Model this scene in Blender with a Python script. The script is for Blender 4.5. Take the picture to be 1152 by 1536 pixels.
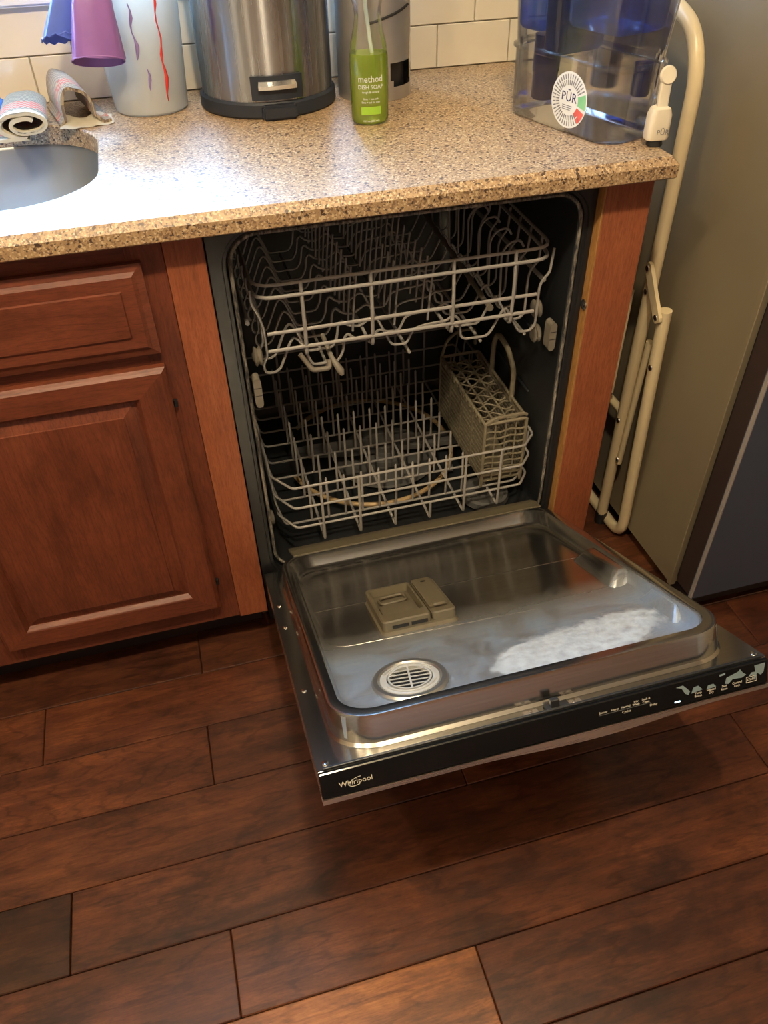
import bpy, bmesh, math, random
from mathutils import Vector, Matrix

for o in list(bpy.data.objects):
    bpy.data.objects.remove(o, do_unlink=True)
S = bpy.context.scene
COL = S.collection
R = math.radians
rnd = random.Random(7)

# ------------------------------------------------------------------ camera
cam_d = bpy.data.cameras.new('camera')
cam_d.sensor_fit = 'VERTICAL'
cam_d.sensor_height = 24.0
cam_d.lens = 24.0 * 1176.85 / 1536.0
cam_d.clip_start = 0.02
cam = bpy.data.objects.new('camera', cam_d)
COL.objects.link(cam)
cam.location = (-0.0326, -1.0866, 1.3013)
cam.rotation_euler = (R(48.2668), R(1.1085), R(-15.4838))
S.camera = cam

# ------------------------------------------------------------------ world, daylight, exposure
W = bpy.data.worlds.new('world')
S.world = W
W.use_nodes = True
bg = W.node_tree.nodes['Background']
wt = W.node_tree
w_tc = wt.nodes.new('ShaderNodeTexCoord')
w_sx = wt.nodes.new('ShaderNodeSeparateXYZ')
w_mr = wt.nodes.new('ShaderNodeMapRange')
w_mr.inputs['From Min'].default_value = -0.04
w_mr.inputs['From Max'].default_value = 0.04
w_mx = wt.nodes.new('ShaderNodeMix')
w_mx.data_type = 'RGBA'
w_mx.inputs[6].default_value = (0.10, 0.10, 0.08, 1)      # garden below the horizon
w_mx.inputs[7].default_value = (0.36, 0.63, 1.0, 1)       # clear sky
wt.links.new(w_tc.outputs['Generated'], w_sx.inputs[0])
wt.links.new(w_sx.outputs[2], w_mr.inputs[0])
wt.links.new(w_mr.outputs[0], w_mx.inputs[0])
wt.links.new(w_mx.outputs[2], bg.inputs[0])
bg.inputs[1].default_value = 48.0
WX0, WX1, WZ0, WZ1 = -1.00, 0.40, 1.092, 2.20      # window opening
pl = bpy.data.lights.new('window_daylight', 'AREA')
pl.shape = 'RECTANGLE'
pl.size = WX1 - WX0
pl.size_y = WZ1 - WZ0
pl.cycles.is_portal = True
plo = bpy.data.objects.new('window_daylight', pl)
COL.objects.link(plo)
plo.location = ((WX0 + WX1) / 2, 0.735, (WZ0 + WZ1) / 2)
plo.rotation_euler = (R(-90), 0, 0)
LAMP_POWER = 40.0
LAMP_COLOR = (1.0, 0.80, 0.53)
S.view_settings.view_transform = 'Standard'
S.view_settings.look = 'None'
S.view_settings.gamma = 1
S.view_settings.exposure = 0.38
S.view_settings.use_curve_mapping = False


# ------------------------------------------------------------------ material helpers
def srgb(r, g, b):
    f = lambda c: c / 12.92 if c <= 0.04045 else ((c + 0.055) / 1.055) ** 2.4
    return (f(r / 255), f(g / 255), f(b / 255), 1)


class NT:
    def __init__(s, name):
        s.m = bpy.data.materials.new(name)
        s.m.use_nodes = True
        s.t = s.m.node_tree
        s.b = s.t.nodes['Principled BSDF']
        s.out = s.t.nodes['Material Output']

    def n(s, typ, **kw):
        nd = s.t.nodes.new(typ)
        for k, v in kw.items():
            if k == 'i':
                for kk, vv in v.items():
                    nd.inputs[kk].default_value = vv
            else:
                setattr(nd, k, v)
        return nd

    def l(s, a, b):
        s.t.links.new(a, b)

    def ramp(s, fac, stops, interp='LINEAR'):
        r = s.n('ShaderNodeValToRGB')
        r.color_ramp.interpolation = interp
        e = r.color_ramp.elements
        while len(e) < len(stops):
            e.new(0.5)
        for k, (p, c) in enumerate(stops):
            e[k].position = p
            e[k].color = c if len(c) == 4 else (*c, 1)
        s.l(fac, r.inputs[0])
        return r.outputs[0]

    def mix(s, fac, a, b, blend='MIX'):
        m = s.n('ShaderNodeMix', data_type='RGBA', blend_type=blend)
        for sock, v in ((m.inputs[0], fac), (m.inputs[6], a), (m.inputs[7], b)):
            if hasattr(v, 'links'):
                s.l(v, sock)
            else:
                sock.default_value = v
        return m.outputs[2]

    def math(s, op, a, b=0.0):
        m = s.n('ShaderNodeMath', operation=op)
        for k, v in enumerate((a, b)):
            if hasattr(v, 'links'):
                s.l(v, m.inputs[k])
            else:
                m.inputs[k].default_value = v
        return m.outputs[0]

    def coord(s, scale=(1, 1, 1), rot=(0, 0, 0), jitter=0.0):
        tc = s.n('ShaderNodeTexCoord')
        mp = s.n('ShaderNodeMapping')
        mp.inputs['Scale'].default_value = scale
        mp.inputs['Rotation'].default_value = rot
        v = tc.outputs['Object']
        if jitter:
            oi = s.n('ShaderNodeObjectInfo')
            vm = s.n('ShaderNodeVectorMath', operation='SCALE')
            cx = s.n('ShaderNodeCombineXYZ')
            s.l(oi.outputs['Random'], cx.inputs[0])
            s.l(oi.outputs['Random'], cx.inputs[1])
            s.l(oi.outputs['Random'], cx.inputs[2])
            s.l(cx.outputs[0], vm.inputs[0])
            vm.inputs['Scale'].default_value = jitter
            va = s.n('ShaderNodeVectorMath', operation='ADD')
            s.l(v, va.inputs[0])
            s.l(vm.outputs[0], va.inputs[1])
            v = va.outputs[0]
        s.l(v, mp.inputs[0])
        return mp.outputs[0]

    def noise(s, vec, scale, detail=4, rough=0.55, dist=0.0):
        t = s.n('ShaderNodeTexNoise', i={'Scale': scale, 'Detail': detail, 'Roughness': rough, 'Distortion': dist})
        s.l(vec, t.inputs['Vector'])
        return t.outputs[0]

    def bump(s, h, strength=0.2, dist=0.002):
        b = s.n('ShaderNodeBump', i={'Strength': strength, 'Distance': dist})
        s.l(h, b.inputs['Height'])
        s.l(b.outputs[0], s.b.inputs['Normal'])

    def col(s, v):
        if hasattr(v, 'links'):
            s.l(v, s.b.inputs['Base Color'])
        else:
            s.b.inputs['Base Color'].default_value = v

    def set(s, **kw):
        for k, v in kw.items():
            k = {'rough': 'Roughness', 'metal': 'Metallic', 'ior': 'IOR', 'coat': 'Coat Weight',
                 'spec': 'Specular IOR Level', 'coatr': 'Coat Roughness', 'trans': 'Transmission Weight',
                 'sheen': 'Sheen Weight', 'sss': 'Subsurface Weight'}[k]
            if hasattr(v, 'links'):
                s.l(v, s.b.inputs[k])
            else:
                s.b.inputs[k].default_value = v
        return s


def plain(name, c, rough=0.5, metal=0.0, var=0.08, scale=30, **kw):
    t = NT(name)
    nz = t.noise(t.coord(), scale)
    lo = tuple(x * (1 - var) for x in c[:3])
    hi = tuple(min(1, x * (1 + var)) for x in c[:3])
    t.col(t.ramp(nz, [(0.3, lo), (0.7, hi)]))
    t.set(rough=rough, metal=metal, **kw)
    return t.m


def brushed(name, c, rough=0.26, scale=(2, 160, 160), amount=0.12, aniso=0.0):
    t = NT(name)
    nz = t.noise(t.coord(scale), 4, 3)
    t.col(t.ramp(nz, [(0.25, tuple(x * 0.86 for x in c[:3])), (0.75, c[:3])]))
    mr = t.n('ShaderNodeMapRange', i={'From Min': 0.3, 'From Max': 0.7, 'To Min': rough - amount / 2, 'To Max': rough + amount / 2})
    t.l(nz, mr.inputs[0])
    t.set(metal=1.0, rough=mr.outputs[0])
    if aniso:
        t.b.inputs['Anisotropic'].default_value = aniso
    return t.m


def wood(name, dark, mid, light, along='x', rough=0.38, blotch=0.6, tint=False, gscale=1.0, coat=0.0):
    t = NT(name)
    sc = {'x': (1.0, 9, 9), 'z': (9, 9, 1.0)}[along]
    v = t.coord(tuple(k * gscale for k in sc), jitter=9.0)
    v2 = t.coord((1, 1.6, 1.6) if along == 'x' else (1.6, 1.6, 1), jitter=5.0)
    g = t.noise(v, 5, 9, 0.66, 1.2)
    fine = t.noise(t.coord(tuple(k * 6 * gscale for k in sc), jitter=3.0), 6, 3, 0.6)
    bl = t.noise(v2, 3.2, 9, 0.68, 0.5)
    gs = t.math('ADD', t.math('MULTIPLY', g, 0.45), t.math('MULTIPLY', bl, 0.55))
    base = t.ramp(gs, [(0.30, dark), (0.5, mid), (0.70, light)])
    fc = t.ramp(fine, [(0.35, (0.72, 0.70, 0.68)), (0.6, (1, 1, 1))])
    base = t.mix(0.65, base, fc, 'MULTIPLY')
    pore = t.noise(t.coord((30, 260, 260) if along == 'x' else (260, 260, 30), jitter=2.0), 2.2, 3, 0.7)
    base = t.mix(0.55, base, t.ramp(pore, [(0.36, (0.62, 0.58, 0.55)), (0.50, (1, 1, 1)), (0.7, (1.18, 1.14, 1.1))]), 'MULTIPLY')
    cat = t.n('ShaderNodeTexWave', wave_type='RINGS', rings_direction='Y' if along == 'x' else 'Y', i={'Scale': 5.0, 'Distortion': 12.0, 'Detail': 3.0, 'Detail Scale': 1.0})
    t.l(t.coord((1.2, 6, 6) if along == 'x' else (6, 6, 1.2), jitter=7.0), cat.inputs[0])
    lines = t.ramp(cat.outputs[1], [(0.0, (0.50, 0.45, 0.42)), (0.16, (1, 1, 1))])
    base = t.mix(0.75 * blotch, base, lines, 'MULTIPLY')
    bl2 = t.noise(v2, 6.0, 9, 0.70, 0.3)
    bc = t.ramp(bl2, [(0.36, (0.40, 0.36, 0.34)), (0.50, (1, 1, 1)), (0.75, (1.3, 1.25, 1.15))])
    base = t.mix(blotch, base, bc, 'MULTIPLY')
    if tint:
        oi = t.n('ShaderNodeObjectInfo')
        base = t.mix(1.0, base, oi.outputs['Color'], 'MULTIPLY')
    t.col(base)
    rr = t.ramp(fine, [(0.3, (rough + 0.1,) * 3), (0.7, (rough - 0.04,) * 3)])
    t.set(rough=rr, coat=coat, coatr=0.25)
    t.bump(g, 0.12, 0.0012)
    return t.m


def thin_clear(name, tint, gloss=0.10, body=None, bodyfac=0.0, rough=0.05):
    t = NT(name)
    tr = t.n('ShaderNodeBsdfTransparent', i={'Color': tint})
    gl = t.n('ShaderNodeBsdfGlossy', i={'Color': (1, 1, 1, 1), 'Roughness': rough})
    sh = tr.outputs[0]
    if body:
        nz = t.noise(t.coord(), 14)
        df = t.n('ShaderNodeBsdfDiffuse')
        t.l(t.ramp(nz, [(0.3, tuple(x * 0.85 for x in body[:3])), (0.7, body[:3])]), df.inputs[0])
        tl = t.n('ShaderNodeBsdfTranslucent', i={'Color': body})
        a = t.n('ShaderNodeAddShader')
        t.l(df.outputs[0], a.inputs[0])
        t.l(tl.outputs[0], a.inputs[1])
        m0 = t.n('ShaderNodeMixShader', i={0: bodyfac})
        t.l(tr.outputs[0], m0.inputs[1])
        t.l(a.outputs[0], m0.inputs[2])
        sh = m0.outputs[0]
    fr = t.n('ShaderNodeFresnel', i={'IOR': 1.45})
    f = t.math('ADD', t.math('MULTIPLY', fr.outputs[0], 0.8), gloss * 0.3)
    m = t.n('ShaderNodeMixShader')
    t.l(f, m.inputs[0])
    t.l(sh, m.inputs[1])
    t.l(gl.outputs[0], m.inputs[2])
    t.l(m.outputs[0], t.out.inputs[0])
    return t.m


def emit(name, c, k):
    t = NT(name)
    nz = t.noise(t.coord(), 20)
    t.l(t.ramp(nz, [(0.3, c[:3]), (0.7, c[:3])]), t.b.inputs['Emission Color'])
    t.col((0.02, 0.02, 0.02, 1))
    t.b.inputs['Emission Strength'].default_value = k
    return t.m


# ------------------------------------------------------------------ materials
M = {}
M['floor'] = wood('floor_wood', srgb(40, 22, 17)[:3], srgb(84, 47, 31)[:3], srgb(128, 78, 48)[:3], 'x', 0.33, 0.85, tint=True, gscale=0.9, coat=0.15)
M['cab'] = wood('cabinet_cherry', srgb(84, 43, 30)[:3], srgb(114, 60, 41)[:3], srgb(132, 74, 50)[:3], 'z', 0.42, 0.45, gscale=0.8)
M['cabx'] = wood('cabinet_cherry_rail', srgb(84, 43, 30)[:3], srgb(114, 60, 41)[:3], srgb(132, 74, 50)[:3], 'x', 0.42, 0.45, gscale=0.8)
M['filler'] = wood('filler_cherry', srgb(134, 74, 48)[:3], srgb(152, 87, 57)[:3], srgb(164, 99, 66)[:3], 'z', 0.42, 0.2, gscale=0.7)
M['edge'] = wood('raw_edge_wood', srgb(140, 100, 52)[:3], srgb(168, 122, 66)[:3], srgb(185, 140, 84)[:3], 'z', 0.6, 0.3)
M['black'] = plain('black_plastic', (0.012, 0.013, 0.015, 1), 0.42)
M['flange'] = plain('dark_tub_frame', (0.013, 0.014, 0.016, 1), 0.36)
M['tub'] = plain('dark_tub_plastic', (0.013, 0.015, 0.018, 1), 0.38, var=0.2, scale=6)
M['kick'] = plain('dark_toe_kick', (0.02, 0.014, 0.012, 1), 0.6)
M['rack'] = plain('rack_nylon', srgb(150, 147, 144), 0.42, var=0.06, scale=60)
M['basket'] = plain('basket_plastic', srgb(124, 116, 98), 0.5, var=0.08, scale=60)
M['cap'] = plain('wheel_plastic', srgb(118, 112, 102), 0.5)
M['steel'] = brushed('brushed_steel', (0.62, 0.61, 0.60, 1), 0.26, (160, 160, 2))
M['steelx'] = brushed('brushed_steel_flat', (0.66, 0.65, 0.63, 1), 0.24, (2, 160, 160))
M['trim'] = brushed('steel_trim', (0.66, 0.60, 0.53, 1), 0.30, (2, 160, 160))
M['chrome'] = brushed('chrome', (0.8, 0.8, 0.8, 1), 0.12, (20, 20, 20), 0.05)
M['disp'] = plain('dispenser_plastic', srgb(98, 91, 75), 0.45, var=0.06, scale=40)
M['vent'] = plain('vent_plastic', srgb(176, 178, 176), 0.38, var=0.05, scale=40)
M['ventring'] = plain('vent_ring_steel', (0.60, 0.60, 0.58, 1), 0.28, metal=0.9, var=0.04)
M['panel'] = plain('gloss_black_panel', (0.005, 0.006, 0.007, 1), 0.08)
M['print'] = plain('pale_print', srgb(205, 200, 188), 0.5)
M['film'] = plain('peeling_film', srgb(128, 148, 156), 0.3, var=0.1, scale=60)
M['led'] = emit('led_light', (0.45, 0.85, 1.0, 1), 4.0)
M['heater'] = plain('heater_tube', srgb(176, 150, 110), 0.45, var=0.12, scale=40)
M['spray'] = plain('spray_arm_grey', (0.09, 0.09, 0.09, 1), 0.42)
M['cream'] = plain('cream_enamel', srgb(216, 200, 162), 0.34, var=0.04, scale=12)
M['white'] = plain('white_plastic', srgb(226, 218, 198), 0.35, var=0.03)
M['wall'] = plain('cream_wall_paint', srgb(178, 164, 140), 0.7, var=0.03, scale=8)
M['wall_brown'] = plain('brown_wall_paint', srgb(128, 86, 56), 0.6, var=0.05, scale=4)
M['ceil'] = plain('white_ceiling_paint', srgb(214, 206, 190), 0.8, var=0.02, scale=8)
M['grout'] = plain('pale_grout', srgb(196, 188, 170), 0.8)
M['tile'] = plain('cream_glazed_tile', srgb(220, 212, 192), 0.14, var=0.03, scale=9)
M['sill'] = plain('white_window_paint', srgb(222, 226, 228), 0.45, var=0.03)
M['fridge'] = plain('fridge_side_paint', srgb(124, 114, 94), 0.40, var=0.05, scale=4)
M['fridge_dark'] = plain('fridge_door_core', srgb(52, 42, 40), 0.5, var=0.06)
M['fridge_steel'] = plain('fridge_slate_steel', srgb(92, 104, 128), 0.42, metal=0.55, var=0.04, scale=6)
M['sill_grey'] = plain('grey_edge_strip', srgb(150, 146, 144), 0.5)
M['canbase'] = plain('navy_black_rubber', srgb(32, 38, 50), 0.5)
M['bucket'] = thin_clear('milky_bucket', (0.6, 0.62, 0.62, 1), 0.10, srgb(170, 170, 164), 0.80, 0.25)
M['red'] = plain('red_paint_drip', srgb(196, 52, 44), 0.4)
M['violet'] = plain('violet_paint_drip', srgb(140, 120, 176), 0.4)
M['purple'] = plain('purple_rubber', srgb(140, 98, 164), 0.32, var=0.1, scale=18)
M['blue'] = plain('blue_rubber', srgb(84, 108, 190), 0.32, var=0.1, scale=18)
M['clear'] = thin_clear('clear_plastic', (0.93, 0.93, 0.92, 1), 0.10)
M['tank'] = thin_clear('clear_tank', (0.93, 0.93, 0.92, 1), 0.14, srgb(150, 150, 150), 0.05, 0.08)
M['bluetank'] = thin_clear('blue_tank', (0.36, 0.52, 0.86, 1), 0.16, srgb(52, 92, 176), 0.24, 0.08)
M['navytank'] = thin_clear('navy_tank', (0.14, 0.24, 0.46, 1), 0.14, srgb(34, 58, 104), 0.35, 0.08)
M['filterblue'] = plain('filter_blue', srgb(24, 30, 96), 0.3)
M['liquid'] = thin_clear('green_soap', (0.80, 0.90, 0.38, 1), 0.05, srgb(178, 196, 76), 0.34, 0.1)
M['straw'] = thin_clear('straw_plastic', (0.9, 0.93, 0.85, 1), 0.10, srgb(220, 226, 205), 0.45, 0.2)
M['navy'] = plain('navy_print', srgb(26, 32, 84), 0.5)
M['sticker'] = plain('sticker_white', srgb(226, 226, 222), 0.5, var=0.02)
M['green'] = plain('sticker_green', srgb(132, 196, 140), 0.5)
M['redprint'] = plain('sticker_red', srgb(222, 96, 84), 0.5)
M['grey'] = plain('grey_print', srgb(120, 122, 124), 0.5)
M['sponge'] = plain('blue_sponge', srgb(56, 110, 190), 0.85, var=0.2, scale=120)
M['skyglass'] = thin_clear('window_glass', (0.97, 0.98, 1.0, 1), 0.05)
M['globe'] = thin_clear('frosted_globe', (0.95, 0.92, 0.86, 1), 0.05, srgb(240, 232, 214), 0.2, 0.3)
M['lamp'] = emit('lamp_lens', (1.0, 0.80, 0.52, 1), 12.0)


def mat_quartz():
    t = NT('speckled_quartz')
    v = t.coord()
    vo = t.n('ShaderNodeTexVoronoi', i={'Scale': 430.0, 'Randomness': 1.0})
    t.l(v, vo.inputs['Vector'])
    sp = t.n('ShaderNodeSeparateColor')
    t.l(vo.outputs['Color'], sp.inputs[0])
    c = t.ramp(sp.outputs[0], [(0.0, srgb(78, 60, 46)), (0.06, srgb(124, 98, 74)), (0.24, srgb(160, 132, 98)),
                               (0.55, srgb(176, 148, 110)), (0.86, srgb(202, 182, 146))], 'CONSTANT')
    vo2 = t.n('ShaderNodeTexVoronoi', i={'Scale': 250.0})
    t.l(v, vo2.inputs['Vector'])
    sp2 = t.n('ShaderNodeSeparateColor')
    t.l(vo2.outputs['Color'], sp2.inputs[0])
    f = t.ramp(sp2.outputs[1], [(0.0, (1, 1, 1)), (0.035, (0, 0, 0))], 'CONSTANT')
    c = t.mix(f, c, srgb(66, 46, 36))
    t.col(c)
    t.set(rough=0.52, coat=0.80, coatr=0.48)
    return t.m


M['quartz'] = mat_quartz()


def mat_liner():
    t = NT('door_liner_steel')
    tc = t.n('ShaderNodeTexCoord')
    v = tc.outputs['Object']
    sx = t.n('ShaderNodeSeparateXYZ')
    t.l(v, sx.inputs[0])
    X, Y = sx.outputs[0], sx.outputs[1]
    st = t.noise(t.coord((2, 90, 90)), 5, 3)
    n1 = t.noise(t.coord((1, 1, 1)), 16, 5, 0.65, 0.6)
    n2 = t.noise(t.coord((1, 1, 1)), 70, 4, 0.7)
    # dried mineral bloom: wobbly lens lying across the outer right half of the liner floor
    cy = t.math('ADD', t.math('MULTIPLY', t.math('SUBTRACT', X, 0.42), 0.13), 0.125)
    dx = t.math('DIVIDE', t.math('SUBTRACT', X, 0.408), 0.145)
    dy = t.math('DIVIDE', t.math('SUBTRACT', Y, cy), 0.052)
    d = t.math('ADD', t.math('POWER', t.math('ABSOLUTE', dx), 3.0), t.math('POWER', t.math('ABSOLUTE', dy), 2.0))
    wob = t.math('MULTIPLY', t.math('SUBTRACT', n1, 0.5), 1.7)
    wob2 = t.math('MULTIPLY', t.math('SUBTRACT', n2, 0.5), 1.0)
    d = t.math('ADD', t.math('ADD', d, wob), wob2)
    bloom = t.math('MULTIPLY', t.ramp(d, [(0.62, (1, 1, 1)), (0.95, (0, 0, 0))]), t.ramp(n2, [(0.3, (0.55,) * 3), (0.6, (1, 1, 1))]))
    # patchy water film, thicker towards the vent; its blue is window light painted in
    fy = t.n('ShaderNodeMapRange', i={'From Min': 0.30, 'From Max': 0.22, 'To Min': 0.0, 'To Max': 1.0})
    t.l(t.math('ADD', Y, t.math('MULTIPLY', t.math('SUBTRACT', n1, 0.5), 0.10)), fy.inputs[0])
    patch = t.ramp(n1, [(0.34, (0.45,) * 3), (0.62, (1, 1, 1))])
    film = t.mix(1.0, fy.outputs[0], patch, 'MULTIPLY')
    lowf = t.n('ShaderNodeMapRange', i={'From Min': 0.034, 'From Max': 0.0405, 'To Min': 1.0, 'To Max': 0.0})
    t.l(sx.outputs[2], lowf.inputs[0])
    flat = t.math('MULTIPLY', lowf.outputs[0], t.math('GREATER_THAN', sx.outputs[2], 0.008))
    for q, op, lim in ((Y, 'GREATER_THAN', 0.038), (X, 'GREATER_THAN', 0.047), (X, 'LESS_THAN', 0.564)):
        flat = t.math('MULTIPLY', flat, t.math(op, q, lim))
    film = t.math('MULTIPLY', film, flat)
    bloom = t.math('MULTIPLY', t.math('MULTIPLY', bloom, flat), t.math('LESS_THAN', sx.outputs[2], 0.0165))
    film_daylight = t.math('MULTIPLY', film, 0.62)
    film_daylight = t.math('ADD', film_daylight, 0.015)
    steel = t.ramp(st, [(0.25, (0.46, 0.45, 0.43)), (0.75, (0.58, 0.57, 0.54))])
    c = t.mix(film_daylight, steel, (0.13, 0.25, 0.43, 1))  # film tinted blue in place of daylight falling on it
    c = t.mix(bloom, c, (0.56, 0.64, 0.72, 1))
    t.col(c)
    amt = t.math('MAXIMUM', film_daylight, t.math('MULTIPLY', bloom, 0.92))
    t.set(metal=t.math('SUBTRACT', 1.0, amt), rough=t.math('ADD', t.math('MULTIPLY', amt, 0.40), 0.17))
    return t.m


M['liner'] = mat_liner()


def mat_towel(name, c1, c2, dot, stripe=(0, 0.03)):
    t = NT(name)
    v = t.coord((1, 1, 0.001))
    ck = t.n('ShaderNodeTexChecker', i={'Scale': 240.0, 'Color1': c1, 'Color2': c2})
    t.l(v, ck.inputs[0])
    sx = t.n('ShaderNodeSeparateXYZ')
    t.l(v, sx.inputs[0])
    ck2 = t.n('ShaderNodeTexChecker', i={'Scale': 200.0, 'Color1': dot, 'Color2': c1})
    t.l(v, ck2.inputs[0])
    a = t.math('GREATER_THAN', sx.outputs[1], stripe[0])
    b = t.math('LESS_THAN', sx.outputs[1], stripe[1])
    t.col(t.mix(t.math('MULTIPLY', a, b), ck.outputs[0], ck2.outputs[0]))
    t.set(rough=0.95, sheen=0.2)
    t.bump(ck.outputs[1], 0.5, 0.001)
    return t.m


M['towel'] = mat_towel('knit_towel_grey', srgb(140, 137, 120), srgb(84, 86, 80), srgb(176, 66, 54), (-0.042, -0.008))
M['towel2'] = mat_towel('knit_towel_beige', srgb(158, 144, 120), srgb(112, 98, 88), srgb(176, 66, 54), (-0.045, -0.02))
M['hem'] = plain('white_hem_cloth', srgb(190, 184, 168), 0.9)


# ------------------------------------------------------------------ mesh helpers
def box(bm, x0, x1, y0, y1, z0, z1, bev=0.0, seg=1):
    vs = [bm.verts.new((x, y, z)) for z in (z0, z1) for y in (y0, y1) for x in (x0, x1)]
    fs = [(0, 2, 3, 1), (4, 5, 7, 6), (0, 1, 5, 4), (2, 6, 7, 3), (0, 4, 6, 2), (1, 3, 7, 5)]
    faces = [bm.faces.new([vs[i] for i in f]) for f in fs]
    if bev:
        es = list({e for f in faces for e in f.edges})
        bmesh.ops.bevel(bm, geom=es, offset=bev, segments=seg, affect='EDGES', clamp_overlap=True)
    return bm


def B(*a, **k):
    return box(bmesh.new(), *a, **k)


def rrect(x0, x1, y0, y1, r, n=6):
    r = max(r, 1e-5)
    pts = []
    for cx, cy, a0 in ((x1 - r, y1 - r, 0), (x0 + r, y1 - r, 90), (x0 + r, y0 + r, 180), (x1 - r, y0 + r, 270)):
        for k in range(n + 1):
            a = R(a0 + 90 * k / n)
            pts.append((cx + r * math.cos(a), cy + r * math.sin(a)))
    return pts


def loft(bm, loops, cap0=False, cap1=False, closed=True, wrap=False):
    rows = [[bm.verts.new(p) for p in lp] for lp in loops]
    n = len(rows[0])
    pairs = list(zip(rows, rows[1:]))
    if wrap:
        pairs.append((rows[-1], rows[0]))
    for a, b in pairs:
        for i in range(n if closed else n - 1):
            j = (i + 1) % n
            try:
                bm.faces.new((a[i], a[j], b[j], b[i]))
            except ValueError:
                pass
    if cap0:
        bm.faces.new(rows[0][::-1])
    if cap1:
        bm.faces.new(rows[-1])
    return bm


def lathe(bm, prof, cx=0, cy=0, n=32, sx=1, sy=1, cap0=True, cap1=True):
    loops = [[(cx + r * sx * math.cos(2 * math.pi * k / n), cy + r * sy * math.sin(2 * math.pi * k / n), z) for k in range(n)] for r, z in prof]
    return loft(bm, loops, cap0, cap1)


def fillet(path, rad, k=4, closed=False):
    P = [Vector(p) for p in path]
    out = []
    n = len(P)
    for i, p in enumerate(P):
        if not closed and i in (0, n - 1):
            out.append(p)
            continue
        a, b = P[i - 1] - p, P[(i + 1) % n] - p
        la, lb = a.length, b.length
        d = min(rad, la * 0.45, lb * 0.45)
        s, e = p + a / la * d, p + b / lb * d
        for j in range(k + 1):
            t = j / k
            out.append((1 - t) ** 2 * s + 2 * t * (1 - t) * p + t * t * e)
    return out


def tube(bm, path, r, n=8, closed=False):
    P = [Vector(p) for p in path]
    Q = [P[0]]
    for p in P[1:]:
        if (p - Q[-1]).length > 1e-6:
            Q.append(p)
    P = Q
    m = len(P)
    up = None
    loops = []
    for i in range(m):
        if closed:
            t = (P[(i + 1) % m] - P[i - 1])
        else:
            t = P[min(i + 1, m - 1)] - P[max(i - 1, 0)]
        t.normalize()
        if up is None:
            up = Vector((0, 0, 1)) if abs(t.z) < 0.9 else Vector((1, 0, 0))
        u = (up - t * up.dot(t)).normalized()
        up = u
        v = t.cross(u)
        rr = r[i] if isinstance(r, (list, tuple)) else r
        loops.append([P[i] + (u * math.cos(2 * math.pi * k / n) + v * math.sin(2 * math.pi * k / n)) * rr for k in range(n)])
    return loft(bm, loops, not closed, not closed, wrap=closed)


def prism(bm, pts, h0, h1):
    return loft(bm, [[(x, y, h0) for x, y in pts], [(x, y, h1) for x, y in pts]], True, True)


ORG = {}


def finish(bm, name, mat, smooth=None):
    bmesh.ops.remove_doubles(bm, verts=bm.verts, dist=1e-6)
    bmesh.ops.recalc_face_normals(bm, faces=bm.faces)
    me = bpy.data.meshes.new(name)
    bm.to_mesh(me)
    bm.free()
    if mat:
        me.materials.append(M[mat] if isinstance(mat, str) else mat)
    if smooth is not None:
        for p in me.polygons:
            p.use_smooth = True
        me.set_sharp_from_angle(angle=R(smooth))
    return me


def obj(name, bm, mat, parent=None, smooth=None, recenter=True):
    """one mesh object; the bmesh is in the frame its parent was authored in"""
    c = Vector((0, 0, 0))
    if recenter and bm.verts:
        lo = Vector([min(v.co[k] for v in bm.verts) for k in range(3)])
        hi = Vector([max(v.co[k] for v in bm.verts) for k in range(3)])
        c = (lo + hi) / 2
        bmesh.ops.translate(bm, verts=bm.verts, vec=-c)
    o = bpy.data.objects.new(name, finish(bm, name, mat, smooth))
    COL.objects.link(o)
    ORG[o.name] = c
    put(o, c, parent)
    return o


def put(o, c, parent):
    if parent:
        o.parent = parent
        o.location = Vector(c) - ORG[parent.name]
    else:
        o.location = c


def inst(name, me, loc, parent, rot=None):
    o = bpy.data.objects.new(name, me)
    COL.objects.link(o)
    ORG[o.name] = Vector(loc)
    put(o, loc, parent)
    if rot:
        o.rotation_euler = rot
    return o


def tag(o, label, cat, group=None):
    o['label'] = label
    o['category'] = cat
    if group:
        o['group'] = group
    return o


def thing(name, loc, label, cat, group=None):
    o = bpy.data.objects.new(name, None)
    o.empty_display_size = 0.05
    COL.objects.link(o)
    o.location = loc
    ORG[o.name] = Vector(loc)
    return tag(o, label, cat, group)


def struct(o, label=None):
    o['kind'] = 'structure'
    if label:
        o['label'] = label
    return o


def text_bm(body, size, ex=0.0002, align='CENTER', shear=0.0, space=1.0):
    cu = bpy.data.curves.new('t', 'FONT')
    cu.body = body
    cu.size = size
    cu.extrude = ex
    cu.align_x = align
    cu.align_y = 'CENTER'
    cu.resolution_u = 2
    cu.shear = shear
    cu.space_character = space
    o = bpy.data.objects.new('t', cu)
    COL.objects.link(o)
    bpy.context.view_layer.update()
    me = bpy.data.meshes.new_from_object(o.evaluated_get(bpy.context.evaluated_depsgraph_get()))
    bm = bmesh.new()
    bm.from_mesh(me)
    bpy.data.meshes.remove(me)
    bpy.data.objects.remove(o, do_unlink=True)
    return bm


def place(bm, origin, u, v):
    """map local x,y,z of a bmesh onto origin + u*x + v*y + (u x v)*z"""
    u, v = Vector(u).normalized(), Vector(v).normalized()
    w = u.cross(v)
    m = Matrix(((u.x, v.x, w.x, origin[0]), (u.y, v.y, w.y, origin[1]), (u.z, v.z, w.z, origin[2]), (0, 0, 0, 1)))
    bmesh.ops.transform(bm, matrix=m, verts=bm.verts)
    return bm


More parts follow.
